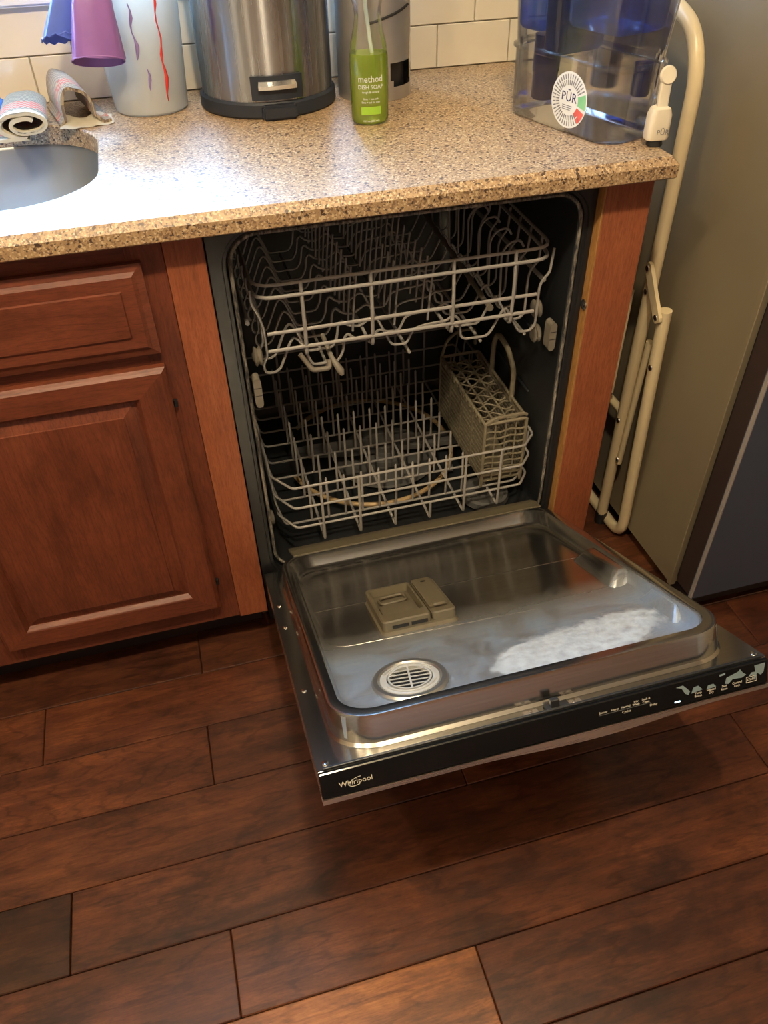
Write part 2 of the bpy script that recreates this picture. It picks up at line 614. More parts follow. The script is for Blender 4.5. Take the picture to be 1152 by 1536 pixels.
# ================================================================== STRUCTURE
RX0, RX1, RY0, RY1, RZ = -2.4, 2.2, -3.0, 0.605, 2.44
T = 0.914
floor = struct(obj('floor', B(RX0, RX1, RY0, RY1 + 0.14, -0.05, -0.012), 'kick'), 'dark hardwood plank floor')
# planks, 127 mm rows
rows = {}
row_top = 0.339
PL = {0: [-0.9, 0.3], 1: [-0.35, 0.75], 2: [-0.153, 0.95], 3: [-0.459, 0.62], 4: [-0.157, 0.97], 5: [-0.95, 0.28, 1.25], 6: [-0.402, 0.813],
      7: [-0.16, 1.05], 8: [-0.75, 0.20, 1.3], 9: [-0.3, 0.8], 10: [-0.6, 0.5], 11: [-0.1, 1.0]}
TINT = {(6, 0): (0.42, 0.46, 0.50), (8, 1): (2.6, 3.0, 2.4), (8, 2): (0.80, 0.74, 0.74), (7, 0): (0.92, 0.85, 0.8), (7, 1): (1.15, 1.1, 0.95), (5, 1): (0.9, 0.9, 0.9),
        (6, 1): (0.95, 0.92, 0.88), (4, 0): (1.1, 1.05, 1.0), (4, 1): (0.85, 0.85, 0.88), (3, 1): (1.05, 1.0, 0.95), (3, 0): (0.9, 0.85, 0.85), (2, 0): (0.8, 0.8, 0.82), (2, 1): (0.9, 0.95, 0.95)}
y = row_top
k = 0
while y > RY0 + 0.01:
    y1 = max(y - 0.127, RY0)
    js = PL.get(k) or sorted(rnd.uniform(-1.5, 1.5) for _ in range(3))
    if k not in PL:
        js = [js[0], js[0] + 1.15, js[0] + 2.3]
    xs = [RX0] + [j for j in js if RX0 + 0.2 < j < RX1 - 0.2] + [RX1]
    for i in range(len(xs) - 1):
        g = 0.0006
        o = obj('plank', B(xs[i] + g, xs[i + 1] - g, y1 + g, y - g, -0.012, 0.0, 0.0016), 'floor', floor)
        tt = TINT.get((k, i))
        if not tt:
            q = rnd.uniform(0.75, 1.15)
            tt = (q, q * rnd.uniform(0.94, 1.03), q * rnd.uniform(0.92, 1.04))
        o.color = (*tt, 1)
    y = y1
    k += 1

# back wall with the window opening
wb = bmesh.new()
YB = RY1 + 0.13
box(wb, RX0, WX0, RY1, YB, 0, RZ)
box(wb, WX1, RX1, RY1, YB, 0, RZ)
box(wb, WX0, WX1, RY1, YB, 0, WZ0 - 0.001)
box(wb, WX0, WX1, RY1, YB, WZ1, RZ)
wall_back = struct(obj('wall_back', wb, 'grout'), 'back wall with cream subway tile splashback')
tile_me = finish(B(-0.0752, 0.0752, -0.003, 0.003, -0.0371, 0.0371, 0.0012), 'tile', 'tile')
for r in range(5):
    zc = T + 0.0381 + 0.0762 * r
    x = -0.225 - 0.1524 * 6 + 0.0762 + (0.0762 if r % 2 else 0)
    while x < 1.25:
        if x > -1.15 and (r < 2 or x > WX1 + 0.13):
            inst('tile', tile_me, (x, RY1 - 0.003, zc), wall_back)
        x += 0.1524
struct(obj('wall_left', B(RX0 - 0.1, RX0, RY0, YB, 0, RZ), 'wall'), 'cream painted side wall')
struct(obj('wall_right', B(RX1, RX1 + 0.1, RY0, YB, 0, RZ), 'wall'), 'cream painted side wall beyond the refrigerator')
struct(obj('wall_front', B(RX0, RX1, RY0 - 0.1, RY0, 0, RZ), 'wall_brown'), 'warm brown painted wall facing the sink')
struct(obj('ceiling', B(RX0, RX1, RY0, YB, RZ, RZ + 0.06), 'ceil'), 'flat white ceiling')

win = struct(obj('window_1', bmesh.new(), None, recenter=False), 'white framed window above the sink')
fr = bmesh.new()
for a in ((WX0, WX0 + 0.045, WZ0, WZ1), (WX1 - 0.045, WX1, WZ0, WZ1), (WX0, WX1, WZ1 - 0.045, WZ1), (WX0, WX1, WZ0, WZ0 + 0.045)):
    box(fr, a[0], a[1], RY1 + 0.06, RY1 + 0.10, a[2], a[3], 0.003)
obj('window_frame', fr, 'sill', win)
obj('window_mullion', B((WX0 + WX1) / 2 - 0.02, (WX0 + WX1) / 2 + 0.02, RY1 + 0.062, RY1 + 0.098, WZ0 + 0.045, WZ1 - 0.045, 0.003), 'sill', win)
for a, b in ((WX0 + 0.045, (WX0 + WX1) / 2 - 0.02), ((WX0 + WX1) / 2 + 0.02, WX1 - 0.045)):
    obj('pane', B(a, b, RY1 + 0.078, RY1 + 0.082, WZ0 + 0.045, WZ1 - 0.045), 'skyglass', win)
obj('window_sill', B(WX0 - 0.03, WX1 + 0.03, RY1 - 0.022, RY1 + 0.06, WZ0 - 0.026, WZ0, 0.004, 2), 'sill', win)


def dome_light(x, y, where, k):
    t = thing('ceiling_light', (x, y, RZ - 0.13), 'round frosted glass ceiling light ' + where, 'light')
    b = bmesh.new()
    lathe(b, [(0.075, RZ - 0.0005), (0.075, RZ - 0.012), (0.045, RZ - 0.02), (0.0, RZ - 0.02)], x, y, 32, cap1=False)
    obj('canopy', b, 'trim', t, 40)
    b = bmesh.new()
    lathe(b, [(0.045, RZ - 0.022), (0.075, RZ - 0.045), (0.085, RZ - 0.075), (0.072, RZ - 0.105), (0.04, RZ - 0.124), (0.0, RZ - 0.130)], x, y, 32, cap0=False, cap1=False)
    obj('glass_globe', b, 'globe', t, 60)
    b = bmesh.new()
    lathe(b, [(0.0, RZ - 0.105), (0.02, RZ - 0.098), (0.028, RZ - 0.078), (0.02, RZ - 0.05), (0.012, RZ - 0.021)], x, y, 20, cap0=False, cap1=True)
    obj('bulb', b, 'lamp', t, 60)
    ld = bpy.data.lights.new('bulb_light', 'POINT')
    ld.shadow_soft_size = 0.045
    ld.energy = LAMP_POWER * k
    ld.color = LAMP_COLOR
    lo = bpy.data.objects.new('bulb_light', ld)
    COL.objects.link(lo)
    lo.location = (x, y, RZ - 0.155)
    lo.parent = None
    return t


dome_light(0.10, -0.93, 'above the open dishwasher', 1.6)
dome_light(-0.72, -0.95, 'in front of the sink', 0.65)
dome_light(-1.62, -0.95, 'near the side wall', 0.45)

# ================================================================== COUNTERTOP AND SINK
CB = 0.8836
CF = -0.0368
CR = 0.7063
CL = -1.55
ct = bmesh.new()
n = 10
SX0, SX1, SY0, SY1, SR = -0.86, -0.127, 0.066, 0.462, 0.13
hole = rrect(SX0, SX1, SY0, SY1, SR, n)
h_in = lambda d, z: [(x, y, z) for x, y in rrect(SX0 + d, SX1 - d, SY0 + d, SY1 - d, SR - d, n)]
outer = lambda d, z, r=0.004: [(x, y, z) for x, y in rrect(CL + d, CR - d, CF + d, 0.5985, r, n)]
loft(ct, [h_in(0, CB), h_in(0, T - 0.003), h_in(-0.003, T), outer(0.0095, T), outer(0.0085, T - 0.0006), outer(0.0012, T - 0.0095), outer(0, T - 0.0108), outer(0, CB + 0.002), outer(0.002, CB)], wrap=True)
counter = tag(obj('countertop', ct, 'quartz', smooth=22), 'speckled tan quartz countertop with sink cutout', 'countertop')

sk = bmesh.new()
zb = 0.70
lp = [h_in(-0.014, CB - 0.001), h_in(-0.001, CB - 0.001), h_in(0.002, CB - 0.006), h_in(0.008, zb + 0.03), h_in(0.03, zb + 0.004), h_in(0.05, zb)]
lo_ = [h_in(0.05, zb - 0.002), h_in(0.028, zb + 0.002), h_in(0.006, zb + 0.03), h_in(0.0, CB - 0.006), h_in(-0.003, CB - 0.0025), h_in(-0.014, CB - 0.0025)]
loft(sk, lp, cap1=True)
loft(sk, lo_, cap0=True)
sink = thing('sink', ((SX0 + SX1) / 2, (SY0 + SY1) / 2, zb), 'undermount stainless steel sink basin with rounded corner', 'sink')
obj('basin', sk, plain('satin_sink_steel', (0.36, 0.40, 0.43, 1), 0.36, metal=0.85, var=0.04, scale=6), sink, 40)
b = bmesh.new()
lathe(b, [(0.052, zb + 0.001), (0.05, zb + 0.003), (0.036, zb + 0.002), (0.034, zb + 0.0008)], -0.50, 0.27, 24)
obj('drain', b, 'chrome', sink, 40)

# ================================================================== BASE CABINET
cab = thing('base_cabinet', (-0.5, 0.3, 0.1), 'cherry wood sink base cabinet with raised panel door and drawer front', 'cabinet')
FZ0, FZ1 = 0.10, CB - 0.001
DX0, DX1, DZ0, DZ1 = -0.483, -0.088, 0.150, 0.689
cx = -0.056
obj('stile', B(DX1 - 0.02, cx, 0.0015, 0.02, FZ0, FZ1, 0.0006), 'cab', cab)
obj('stile', B(DX0 - 0.055, DX0 + 0.02, 0.0015, 0.02, FZ0, FZ1, 0.0006), 'cab', cab)
for za, zb_ in ((FZ0, DZ0 + 0.02), (DZ1 - 0.01, 0.722), (0.835, FZ1)):
    obj('rail', B(DX0 + 0.0202, DX1 - 0.0202, 0.002, 0.02, za, zb_), 'cabx', cab)
b = bmesh.new()
box(b, -0.072, cx, 0.02, 0.58, FZ0, CB - 0.22)
box(b, -1.0, -0.984, 0.02, 0.58, FZ0, CB - 0.22)
box(b, -0.984, -0.072, 0.02, 0.58, FZ0, FZ0 + 0.016)
box(b, -0.984, -0.072, 0.564, 0.58, FZ0 + 0.016, CB - 0.22)
obj('carcass', b, 'cab', cab)


def raised_front(name, x0, x1, z0, z1, frame_w, rail_w):
    """frame-and-panel front: stiles, rails with sloped inner moulding, raised centre panel"""
    d = None
    if frame_w:
        # panel first as the part body
        ix0, ix1, iz0, iz1 = x0 + frame_w, x1 - frame_w, z0 + rail_w, z1 - rail_w
        pb = bmesh.new()
        R4 = lambda i, yy: [(x, yy, z) for x, z in ((ix0 + i, iz0 + i), (ix1 - i, iz0 + i), (ix1 - i, iz1 - i), (ix0 + i, iz1 - i))]
        loft(pb, [R4(-0.006, -0.004), R4(-0.006, -0.0085), R4(0.003, -0.0085), R4(0.0225, -0.0150), R4(0.0232, -0.0172)], True, True)
        d = obj(name, pb, 'cab', cab)
        # frame members with bevelled outer edge and ogee inner slope
        def member(pts_out, pts_in, mat, nm):
            mb = bmesh.new()
            (a, bq), (c, dd) = pts_out, pts_in
            def inw(p, q, t):
                return (p[0] + (q[0] - p[0]) * t, p[1] + (q[1] - p[1]) * t)
            prof = [(0.0, -0.0005), (0.0, -0.012), (0.07, -0.0165), (0.13, -0.0195), (0.86, -0.0195), (0.90, -0.018), (1.0, -0.0095), (1.0, -0.003)]
            loops = []
            for t, yy in prof:
                p1 = inw(a, c, t)
                p2 = inw(bq, dd, t)
                loops.append([(p1[0], yy, p1[1]), (p2[0], yy, p2[1])])
            rowsv = [[mb.verts.new(p) for p in l2] for l2 in loops]
            for r1, r2 in zip(rowsv, rowsv[1:]):
                mb.faces.new((r1[0], r1[1], r2[1], r2[0]))
            mb.faces.new([r[0] for r in rowsv])
            mb.faces.new([r[1] for r in rowsv][::-1])
            mb.faces.new((rowsv[0][0], rowsv[0][1], rowsv[-1][1], rowsv[-1][0]))
            obj(nm, mb, mat, d)
        O = [(x0, z0), (x1, z0), (x1, z1), (x0, z1)]
        I = [(ix0, iz0), (ix1, iz0), (ix1, iz1), (ix0, iz1)]
        member((O[0], O[1]), (I[0], I[1]), 'cabx', 'door_rail')
        member((O[2], O[3]), (I[2], I[3]), 'cabx', 'door_rail')
        member((O[1], O[2]), (I[1], I[2]), 'cab', 'door_stile')
        member((O[3], O[0]), (I[3], I[0]), 'cab', 'door_stile')
    else:
        pb = bmesh.new()
        R4 = lambda i, yy: [(x, yy, z) for x, z in ((x0 + i, z0 + i), (x1 - i, z0 + i), (x1 - i, z1 - i), (x0 + i, z1 - i))]
        loft(pb, [R4(0, -0.0005), R4(0, -0.010), R4(0.010, -0.0125), R4(0.016, -0.0165), R4(0.034, -0.0165), R4(0.0355, -0.0195)], True, True)
        d = obj(name, pb, 'cabx', cab)
    return d


door = raised_front('cabinet_door', DX0, DX1, DZ0, DZ1, 0.054, 0.052)
for z in (0.618, 0.212):
    b = bmesh.new()
    lathe(b, [(0.0, z - 0.006), (0.0035, z - 0.006), (0.0035, z + 0.006), (0.0, z + 0.006)], DX1 + 0.0035, -0.004, 10, cap0=False, cap1=False)
    obj('hinge', b, 'black', door)
raised_front('drawer_front', DX0, DX1, 0.711, 0.850, 0, 0)
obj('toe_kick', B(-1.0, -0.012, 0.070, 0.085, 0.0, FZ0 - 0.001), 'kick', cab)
# neighbour of the sink cabinet, same run
cab2 = thing('base_cabinet', (-1.2, 0.3, 0.1), 'cherry wood base cabinet at the far end of the sink run', 'cabinet')
obj('face_frame', B(-1.5, DX0 - 0.056, 0.0015, 0.02, FZ0, FZ1, 0.0006), 'cab', cab2)
obj('cabinet_door', B(-0.99, DX0 - 0.09, -0.0195, 0.001, DZ0, DZ1, 0.006), 'cab', cab2)
obj('drawer_front', B(-0.99, DX0 - 0.09, -0.0195, 0.001, 0.711, 0.85, 0.006), 'cabx', cab2)
obj('carcass', B(-1.5, -1.01, 0.02, 0.58, FZ0, FZ1), 'cab', cab2)
# filler board beside the dishwasher
tag(obj('filler_board', B(-0.0555, -0.0005, -0.0035, 0.018, FZ0, CB - 0.001, 0.0008), 'filler'), 'narrow orange cherry filler board between sink cabinet and dishwasher', 'board')
# end panel to the right of the dishwasher
ep = thing('end_panel', (0.652, 0.3, 0.0), 'narrow cherry wood end panel between dishwasher and refrigerator gap', 'panel')
obj('face', B(0.6135, 0.6930, 0.0, 0.02, 0.0, CB - 0.001, 0.0008), 'filler', ep)
obj('raw_edge', B(0.6100, 0.6134, 0.0005, 0.02, 0.0, CB - 0.001, 0.0006), 'edge', ep)
obj('side', B(0.6745, 0.6930, 0.0205, 0.59, 0.0, CB - 0.001), 'cab', ep)

# ================================================================== DISHWASHER
dw = thing('dishwasher', (0.305, 0.3, 0.0), 'built-in dishwasher with its door hanging half open', 'dishwasher')
TX0, TX1, TZ0, TZ1, TY0, TY1 = 0.034, 0.587, 0.175, 0.857, 0.026, 0.565
# tub: rounded-rect shell extruded in y
def trl(d, yy, zd=0.0):
    return [(x, yy, z) for x, z in rrect(TX0 + d, TX1 - d, TZ0 + d + zd, TZ1 - d, 0.045, 8)]
tb = bmesh.new()
loft(tb, [trl(-0.004, TY0), trl(0.0, TY0 + 0.003), trl(0.001, 0.10), trl(0.003, TY1 - 0.03), trl(0.03, TY1), ], cap1=True)
loft(tb, [trl(-0.006, TY0 + 0.002), trl(-0.006, TY1 + 0.004)], cap1=True)
tub = obj('tub', tb, 'tub', dw, 50)
# raised ribs on tub side walls and floor slope lines
for z in (0.30, 0.43, 0.56):
    obj('wall_rib', B(TX1 - 0.006, TX1 - 0.001, 0.12, 0.5, z, z + 0.006, 0.002), 'tub', tub)
# front frame
fb = bmesh.new()
fo = lambda yy: [(x, yy, z) for x, z in rrect(0.0025, 0.6085, 0.110, 0.8815, 0.002, 8)]
fi = lambda d, yy: [(x, yy, z) for x, z in rrect(TX0 - d, TX1 + d, TZ0 - d, TZ1 + d, 0.045 + d, 8)]
loft(fb, [fi(0.006, 0.030), fi(0.006, 0.022), fi(0.0075, 0.0205), fi(0.012, 0.0205), fi(0.0135, 0.0175), fo(0.0175), fo(0.030)], wrap=True)
obj('front_frame', fb, 'flange', dw, 30)
gk = bmesh.new()
tube(gk, [(x, 0.0215, z) for x, z in rrect(TX0 - 0.001, TX1 + 0.001, TZ0 + 0.015, TZ1 + 0.001, 0.045, 10)], 0.0030, 8, closed=True)
gm = NT('worn_gasket')
gz = gm.noise(gm.coord((60, 60, 14)), 3, 5, 0.7)
gm.col(gm.ramp(gz, [(0.42, (0.03, 0.03, 0.03)), (0.56, (0.22, 0.20, 0.17)), (0.68, (0.42, 0.39, 0.32))]))
gm.set(rough=0.5)
obj('gasket', gk, gm.m, dw, 60)
obj('toe_panel', B(0.004, 0.606, 0.062, 0.075, 0.0, 0.105), 'black', dw)
obj('base_frame', B(0.006, 0.604, 0.08, 0.56, 0.02, 0.165), 'black', dw)
# mounting bracket with screws on the end panel side
b = bmesh.new()
lathe(b, [(0.0095, 0.0), (0.0095, 0.001), (0.007, 0.003), (0.0, 0.0045)], 0, 0, 16, cap1=False)
place(b, (0.6096, 0.008, 0.672), (0, 1, 0), (0, 0, 1))
bmesh.ops.scale(b, verts=b.verts, vec=(-1, 1, 1), space=Matrix.Translation((-0.6096, 0, 0)))
obj('mount_screw', b, 'chrome', dw, 40)
obj('latch_plate', B(0.27, 0.345, 0.012, 0.0175, 0.868, 0.879, 0.001), 'chrome', dw)

# heater, spray arm and sump on the tub floor
def circ(cx_, cy_, r, z, a0, a1, n=40):
    return [(cx_ + r * math.cos(R(a0 + (a1 - a0) * k / n)), cy_ + r * math.sin(R(a0 + (a1 - a0) * k / n)), z) for k in range(n + 1)]
hb = bmesh.new()
tube(hb, [(x, 0.325 + (yy - 0.325) * 1.05, z) for x, yy, z in circ(0.30, 0.325, 0.188, 0.206, 195, 500, 60)], 0.0052, 8)
obj('heating_element', hb, 'heater', dw, 60)
for x, yy in ((0.135, 0.24), (0.46, 0.22), (0.30, 0.51)):
    obj('heater_clip', B(x - 0.008, x + 0.008, yy - 0.008, yy + 0.008, 0.186, 0.200, 0.002), 'spray', dw)
b = bmesh.new()
lathe(b, [(0.115, 0.186), (0.112, 0.190), (0.085, 0.192), (0.08, 0.188), (0.045, 0.189), (0.044, 0.200), (0.030, 0.205), (0.028, 0.215), (0.0, 0.217)], 0.335, 0.31, 32, cap0=True, cap1=False)
obj('sump_cover', b, 'spray', dw, 30)
b = bmesh.new()
lathe(b, [(0.052, 0.186), (0.050, 0.198), (0.044, 0.201), (0.040, 0.197), (0.022, 0.197), (0.02, 0.203), (0.0, 0.204)], 0.505, 0.115, 28, cap0=True, cap1=False)
obj('filter_cup', b, 'spray', dw, 30)
b = bmesh.new()
for sgn in (-1, 1):
    pts = [(0, 0.022), (0.08, 0.026), (0.17, 0.02), (0.205, 0.008), (0.205, -0.008), (0.17, -0.016), (0.08, -0.02), (0, -0.022)]
    prism(b, [(sgn * p, sgn * q) for p, q in pts], 0.0, 0.012)
lathe(b, [(0.03, -0.004), (0.03, 0.016), (0.02, 0.022), (0.0, 0.023)], 0, 0, 20, cap1=False)
bmesh.ops.rotate(b, verts=b.verts, cent=(0, 0, 0), matrix=Matrix.Rotation(R(-8), 3, 'Z'))
bmesh.ops.translate(b, verts=b.verts, vec=(0.335, 0.315, 0.212))
obj('spray_arm', b, 'spray', dw, 30)

# ---- the door, authored in its own frame: x across, y from the control edge to the hinge, z out of the inner face
DT = 24.0
ddoor = B(0.0052, 0.6060, 0.0, 0.655, -0.044, -0.0015, 0.0015)
dd = bpy.data.objects.new('door', finish(ddoor, 'door', 'steelx'))
COL.objects.link(dd)
ORG[dd.name] = Vector((0, 0, 0))
dd.parent = dw
dd.location = Vector((0, -0.597, 0.466)) - ORG[dw.name]
dd.rotation_euler = (R(-DT), 0, 0)

# flange + raised liner tray
HP = 0.042
def dl(x0, x1, s0, s1, r, h):
    return [(x, s, h) for x, s in rrect(x0, x1, s0, s1, r, 10)]
lb = bmesh.new()
loft(lb, [dl(0.0052, 0.606, 0.0006, 0.655, 0.002, -0.0012), dl(0.0052, 0.606, 0.0006, 0.655, 0.002, 0.0),
          dl(0.030, 0.581, 0.017, 0.622, 0.062, 0.0), dl(0.0335, 0.5775, 0.0205, 0.6185, 0.058, 0.004), dl(0.0345, 0.5765, 0.022, 0.6175, 0.057, HP - 0.006),
          dl(0.0365, 0.5745, 0.024, 0.616, 0.055, HP - 0.001), dl(0.040, 0.571, 0.028, 0.613, 0.052, HP), dl(0.050, 0.561, 0.040, 0.604, 0.044, HP - 0.001),
          dl(0.0525, 0.5585, 0.044, 0.599, 0.042, HP - 0.005), dl(0.0560, 0.5550, 0.054, 0.5875, 0.045, 0.0225), dl(0.059, 0.552, 0.060, 0.582, 0.045, 0.0175), dl(0.064, 0.547, 0.070, 0.574, 0.045, 0.0150),
          dl(0.072, 0.539, 0.082, 0.560, 0.040, 0.0142)], cap1=True)
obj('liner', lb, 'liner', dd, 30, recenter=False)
# embossed outline around the dispenser zone: a shallow pressed bead
bd = bmesh.new()
tube(bd, fillet([(0.536, 0.392, 0.0138), (0.066, 0.402, 0.0138)], 0.02), 0.0012, 6)
obj('pressed_bead', bd, 'steelx', dd, 60)
bd = bmesh.new()
tube(bd, fillet([(0.0665, 0.400, 0.0138), (0.067, 0.262, 0.0138), (0.40, 0.240, 0.0136)], 0.04, 6), 0.0007, 6)
obj('pressed_bead', bd, 'steelx', dd, 60)
# pressed pads along the right wall of the tray
pb = bmesh.new()
loft(pb, [dl(0.522, 0.562, 0.250, 0.388, 0.010, 0.013), dl(0.528, 0.562, 0.256, 0.382, 0.010, 0.022), dl(0.540, 0.562, 0.268, 0.372, 0.008, 0.035)], cap1=True)
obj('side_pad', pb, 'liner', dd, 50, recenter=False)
pb = bmesh.new()
loft(pb, [dl(0.540, 0.560, 0.105, 0.200, 0.006, 0.0145), dl(0.546, 0.560, 0.112, 0.194, 0.006, 0.022), dl(0.553, 0.560, 0.122, 0.186, 0.004, 0.033)], cap1=True)
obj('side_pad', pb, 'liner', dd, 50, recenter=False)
# hinge-side lip strip
lp_ = bmesh.new()
loft(lp_, [[(0.064, 0.607, 0.0395), (0.566, 0.607, 0.0395), (0.566, 0.607, 0.0432), (0.064, 0.607, 0.0432)],
           [(0.060, 0.640, 0.038), (0.570, 0.640, 0.038), (0.570, 0.640, 0.0425), (0.060, 0.640, 0.0425)],
           [(0.060, 0.668, 0.033), (0.570, 0.668, 0.033), (0.570, 0.668, 0.037), (0.060, 0.668, 0.037)]], True, True)
obj('bottom_lip', lp_, 'disp', dd)

# vent
VX, VS, VH = 0.155, 0.124, 0.0142
b = bmesh.new()
lathe(b, [(0.052, VH), (0.0525, VH + 0.003), (0.050, VH + 0.006), (0.044, VH + 0.006), (0.040, VH + 0.002), (0.039, VH + 0.001)], VX, VS, 40, cap0=True, cap1=False)
obj('vent_ring', b, 'ventring', dd, 40)
b = bmesh.new()
lathe(b, [(0.0405, VH + 0.001), (0.0405, VH + 0.005), (0.0390, VH + 0.0062), (0.0320, VH + 0.0062), (0.0310, VH + 0.005), (0.0310, VH + 0.001)], VX, VS, 40, cap0=False, cap1=False)
obj('vent_collar', b, 'vent', dd, 40)
for a0 in (20, 200):
    b = bmesh.new()
    arc = circ(VX, VS, 0.0358, VH + 0.0066, a0, a0 + 130, 20)
    tube(b, arc, 0.0016, 6)
    obj('vent_cam', b, 'vent', dd, 60)
b = bmesh.new()
lathe(b, [(0.0310, VH + 0.0012), (0.0, VH + 0.0012)], VX, VS, 32, cap0=False, cap1=False)
obj('vent_hole', b, 'black', dd)
b = bmesh.new()
lathe(b, [(0.0298, VH + 0.001), (0.0298, VH + 0.0068), (0.0275, VH + 0.0068), (0.0275, VH + 0.001)], VX, VS, 32, cap0=False, cap1=False)
obj('vent_rim', b, 'vent', dd, 40)
ca, sa = math.cos(R(-8)), math.sin(R(-8))
for k in range(-2, 3):
    q = k * 0.0092
    L = math.sqrt(max(0.0285 ** 2 - q * q, 0))
    b = B(-L, L, -0.0010, 0.0010, VH + 0.0056, VH + 0.0066)
    obj('vent_slat', place(b, (VX - q * sa, VS + q * ca, 0), (ca, sa, 0), (-sa, ca, 0)), 'vent', dd)
b = B(-0.0014, 0.0014, -0.0290, 0.0290, VH + 0.0058, VH + 0.0070)
obj('vent_bar', place(b, (VX, VS, 0), (ca, sa, 0), (-sa, ca, 0)), 'vent', dd)

# detergent dispenser
EX0, EX1, ES0, ES1 = 0.154, 0.271, 0.266, 0.398
b = bmesh.new()
loft(b, [dl(EX0 - 0.003, EX1 + 0.003, ES0 - 0.005, ES1 + 0.003, 0.010, 0.0138), dl(EX0, EX1, ES0, ES1, 0.008, 0.018), dl(EX0, EX1, ES0, ES1, 0.008, 0.022)], True, True)
obj('dispenser_body', b, 'disp', dd, 30)
CX1 = EX0 + 0.077
b = bmesh.new()
loft(b, [dl(EX0, CX1, ES0, ES1, 0.007, 0.0221), dl(EX0, CX1, ES0, ES1, 0.007, 0.0335), dl(EX0 + 0.002, CX1 - 0.002, ES0 + 0.002, ES1 - 0.002, 0.006, 0.0355),
         dl(EX0 + 0.006, CX1 - 0.005, ES0 + 0.024, ES1 - 0.006, 0.006, 0.0355), dl(EX0 + 0.008, CX1 - 0.007, ES0 + 0.030, ES1 - 0.008, 0.006, 0.0225)])
obj('dispenser_cup', b, 'disp', dd, 30)
b = bmesh.new()
loft(b, [dl(EX0 + 0.009, CX1 - 0.008, ES0 + 0.032, ES0 + 0.078, 0.004, 0.0222), dl(EX0 + 0.010, CX1 - 0.009, ES0 + 0.033, ES0 + 0.076, 0.004, 0.0275), dl(EX0 + 0.012, CX1 - 0.011, ES0 + 0.035, ES0 + 0.073, 0.004, 0.0285)], True, True)
obj('cup_step', b, 'disp', dd, 30)
b = bmesh.new()
tube(b, fillet([(EX0 + 0.016, ES0 + 0.080, 0.0268), (EX0 + 0.060, ES0 + 0.082, 0.0268), (EX0 + 0.060, ES0 + 0.108, 0.0268), (EX0 + 0.016, ES0 + 0.106, 0.0268)], 0.01, 4, True), 0.0026, 6, closed=True)
obj('cup_ridge', b, 'disp', dd, 60)
b = bmesh.new()
loft(b, [dl(CX1 + 0.0015, EX1, ES0, ES1, 0.007, 0.0221), dl(CX1 + 0.0015, EX1, ES0, ES1, 0.007, 0.0325), dl(CX1 + 0.0035, EX1 - 0.002, ES0 + 0.002, ES1 - 0.002, 0.006, 0.0345)], True, True)
obj('rinse_block', b, 'disp', dd, 30)
b = bmesh.new()
loft(b, [dl(EX0 + 0.079, EX0 + 0.110, ES0 + 0.016, ES1 - 0.006, 0.003, 0.0355), dl(EX0 + 0.079, EX0 + 0.110, ES0 + 0.016, ES1 - 0.006, 0.003, 0.0385),
         dl(EX0 + 0.081, EX0 + 0.108, ES0 + 0.018, ES1 - 0.008, 0.003, 0.0395)], True, True)
obj('dispenser_lid', b, 'disp', dd, 30)
b = bmesh.new()
loft(b, [dl(EX0 + 0.084, EX0 + 0.106, ES0 + 0.012, ES0 + 0.026, 0.005, 0.0395), dl(EX0 + 0.086, EX0 + 0.104, ES0 + 0.013, ES0 + 0.024, 0.005, 0.043)], True, True)
obj('lid_latch', b, 'disp', dd, 30)
b = bmesh.new()
lathe(b, [(0.0045, 0.0396), (0.0045, 0.0399)], EX0 + 0.096, ES1 - 0.022, 14, sy=0.6)
obj('rinse_window', b, 'black', dd)
for x0 in (EX0 + 0.014, EX0 + 0.044):
    obj('dispenser_slot', B(x0, x0 + 0.026, ES0 - 0.0012, ES0 + 0.001, 0.0225, 0.0275), 'black', dd)

# control panel edge
obj('control_panel', B(0.0055, 0.6055, -0.006, 0.0005, -0.0365, -0.0012, 0.0012), 'panel', dd)
obj('panel_seam', B(0.012, 0.600, -0.0005, 0.0035, -0.0015, 0.0022, 0.0006), 'black', dd)
tr = bmesh.new()
secs = []
for k in range(41):
    x = 0.0052 + (0.606 - 0.0052) * k / 40
    q = max(0.0, 1 - ((x - 0.36) / 0.17) ** 2)
    bow = 0.006 * q * q
    secs.append([(x, -0.0072, -0.0370), (x, -0.0076 - bow * 0.3, -0.0425 - bow), (x, 0.004, -0.0462 - bow), (x, 0.012, -0.0462), (x, 0.010, -0.037)])
loft(tr, secs, True, True)
obj('handle_trim', tr, 'trim', dd, 30)
UF, VF = (1, 0, 0), (0, 0, 1)
FY = -0.0062
def ptext(s, x, h, size, mat='print', nm='printed_text', **kw):
    obj(nm, place(text_bm(s, size, **kw), (x, FY, h), UF, VF), mat, dd)
ptext('Whirlpool', 0.0475, -0.0215, 0.0098, nm='brand_lettering')
b = bmesh.new()
tube(b, [(0.0475 + 0.0105 * math.cos(R(a)) * 0.95 + 0.0015, FY - 0.0001, -0.0215 + 0.0052 * math.sin(R(a)) + 0.0045 * math.cos(R(a)) * 0.55) for a in range(60, 300, 12)], 0.00035, 5)
obj('brand_swirl', b, 'print', dd)
for s, x in (('Sensor', 0.368), ('Heavy', 0.384), ('Normal', 0.399), ('1-hr\nWash', 0.4135), ('Soak &\nClean', 0.4275)):
    ptext(s, x, -0.0165 if '\n' not in s else -0.0150, 0.0042)
obj('cycle_rule', B(0.362, 0.434, FY - 0.0001, FY + 0.0002, -0.0200, -0.0197), 'grey', dd)
ptext('Cycles', 0.400, -0.0238, 0.0046)
ptext('Delay', 0.438, -0.0238, 0.0046)
obj('indicator_led', B(0.468, 0.476, FY - 0.0004, FY + 0.0002, -0.0305, -0.0285, 0.0003), 'led', dd)
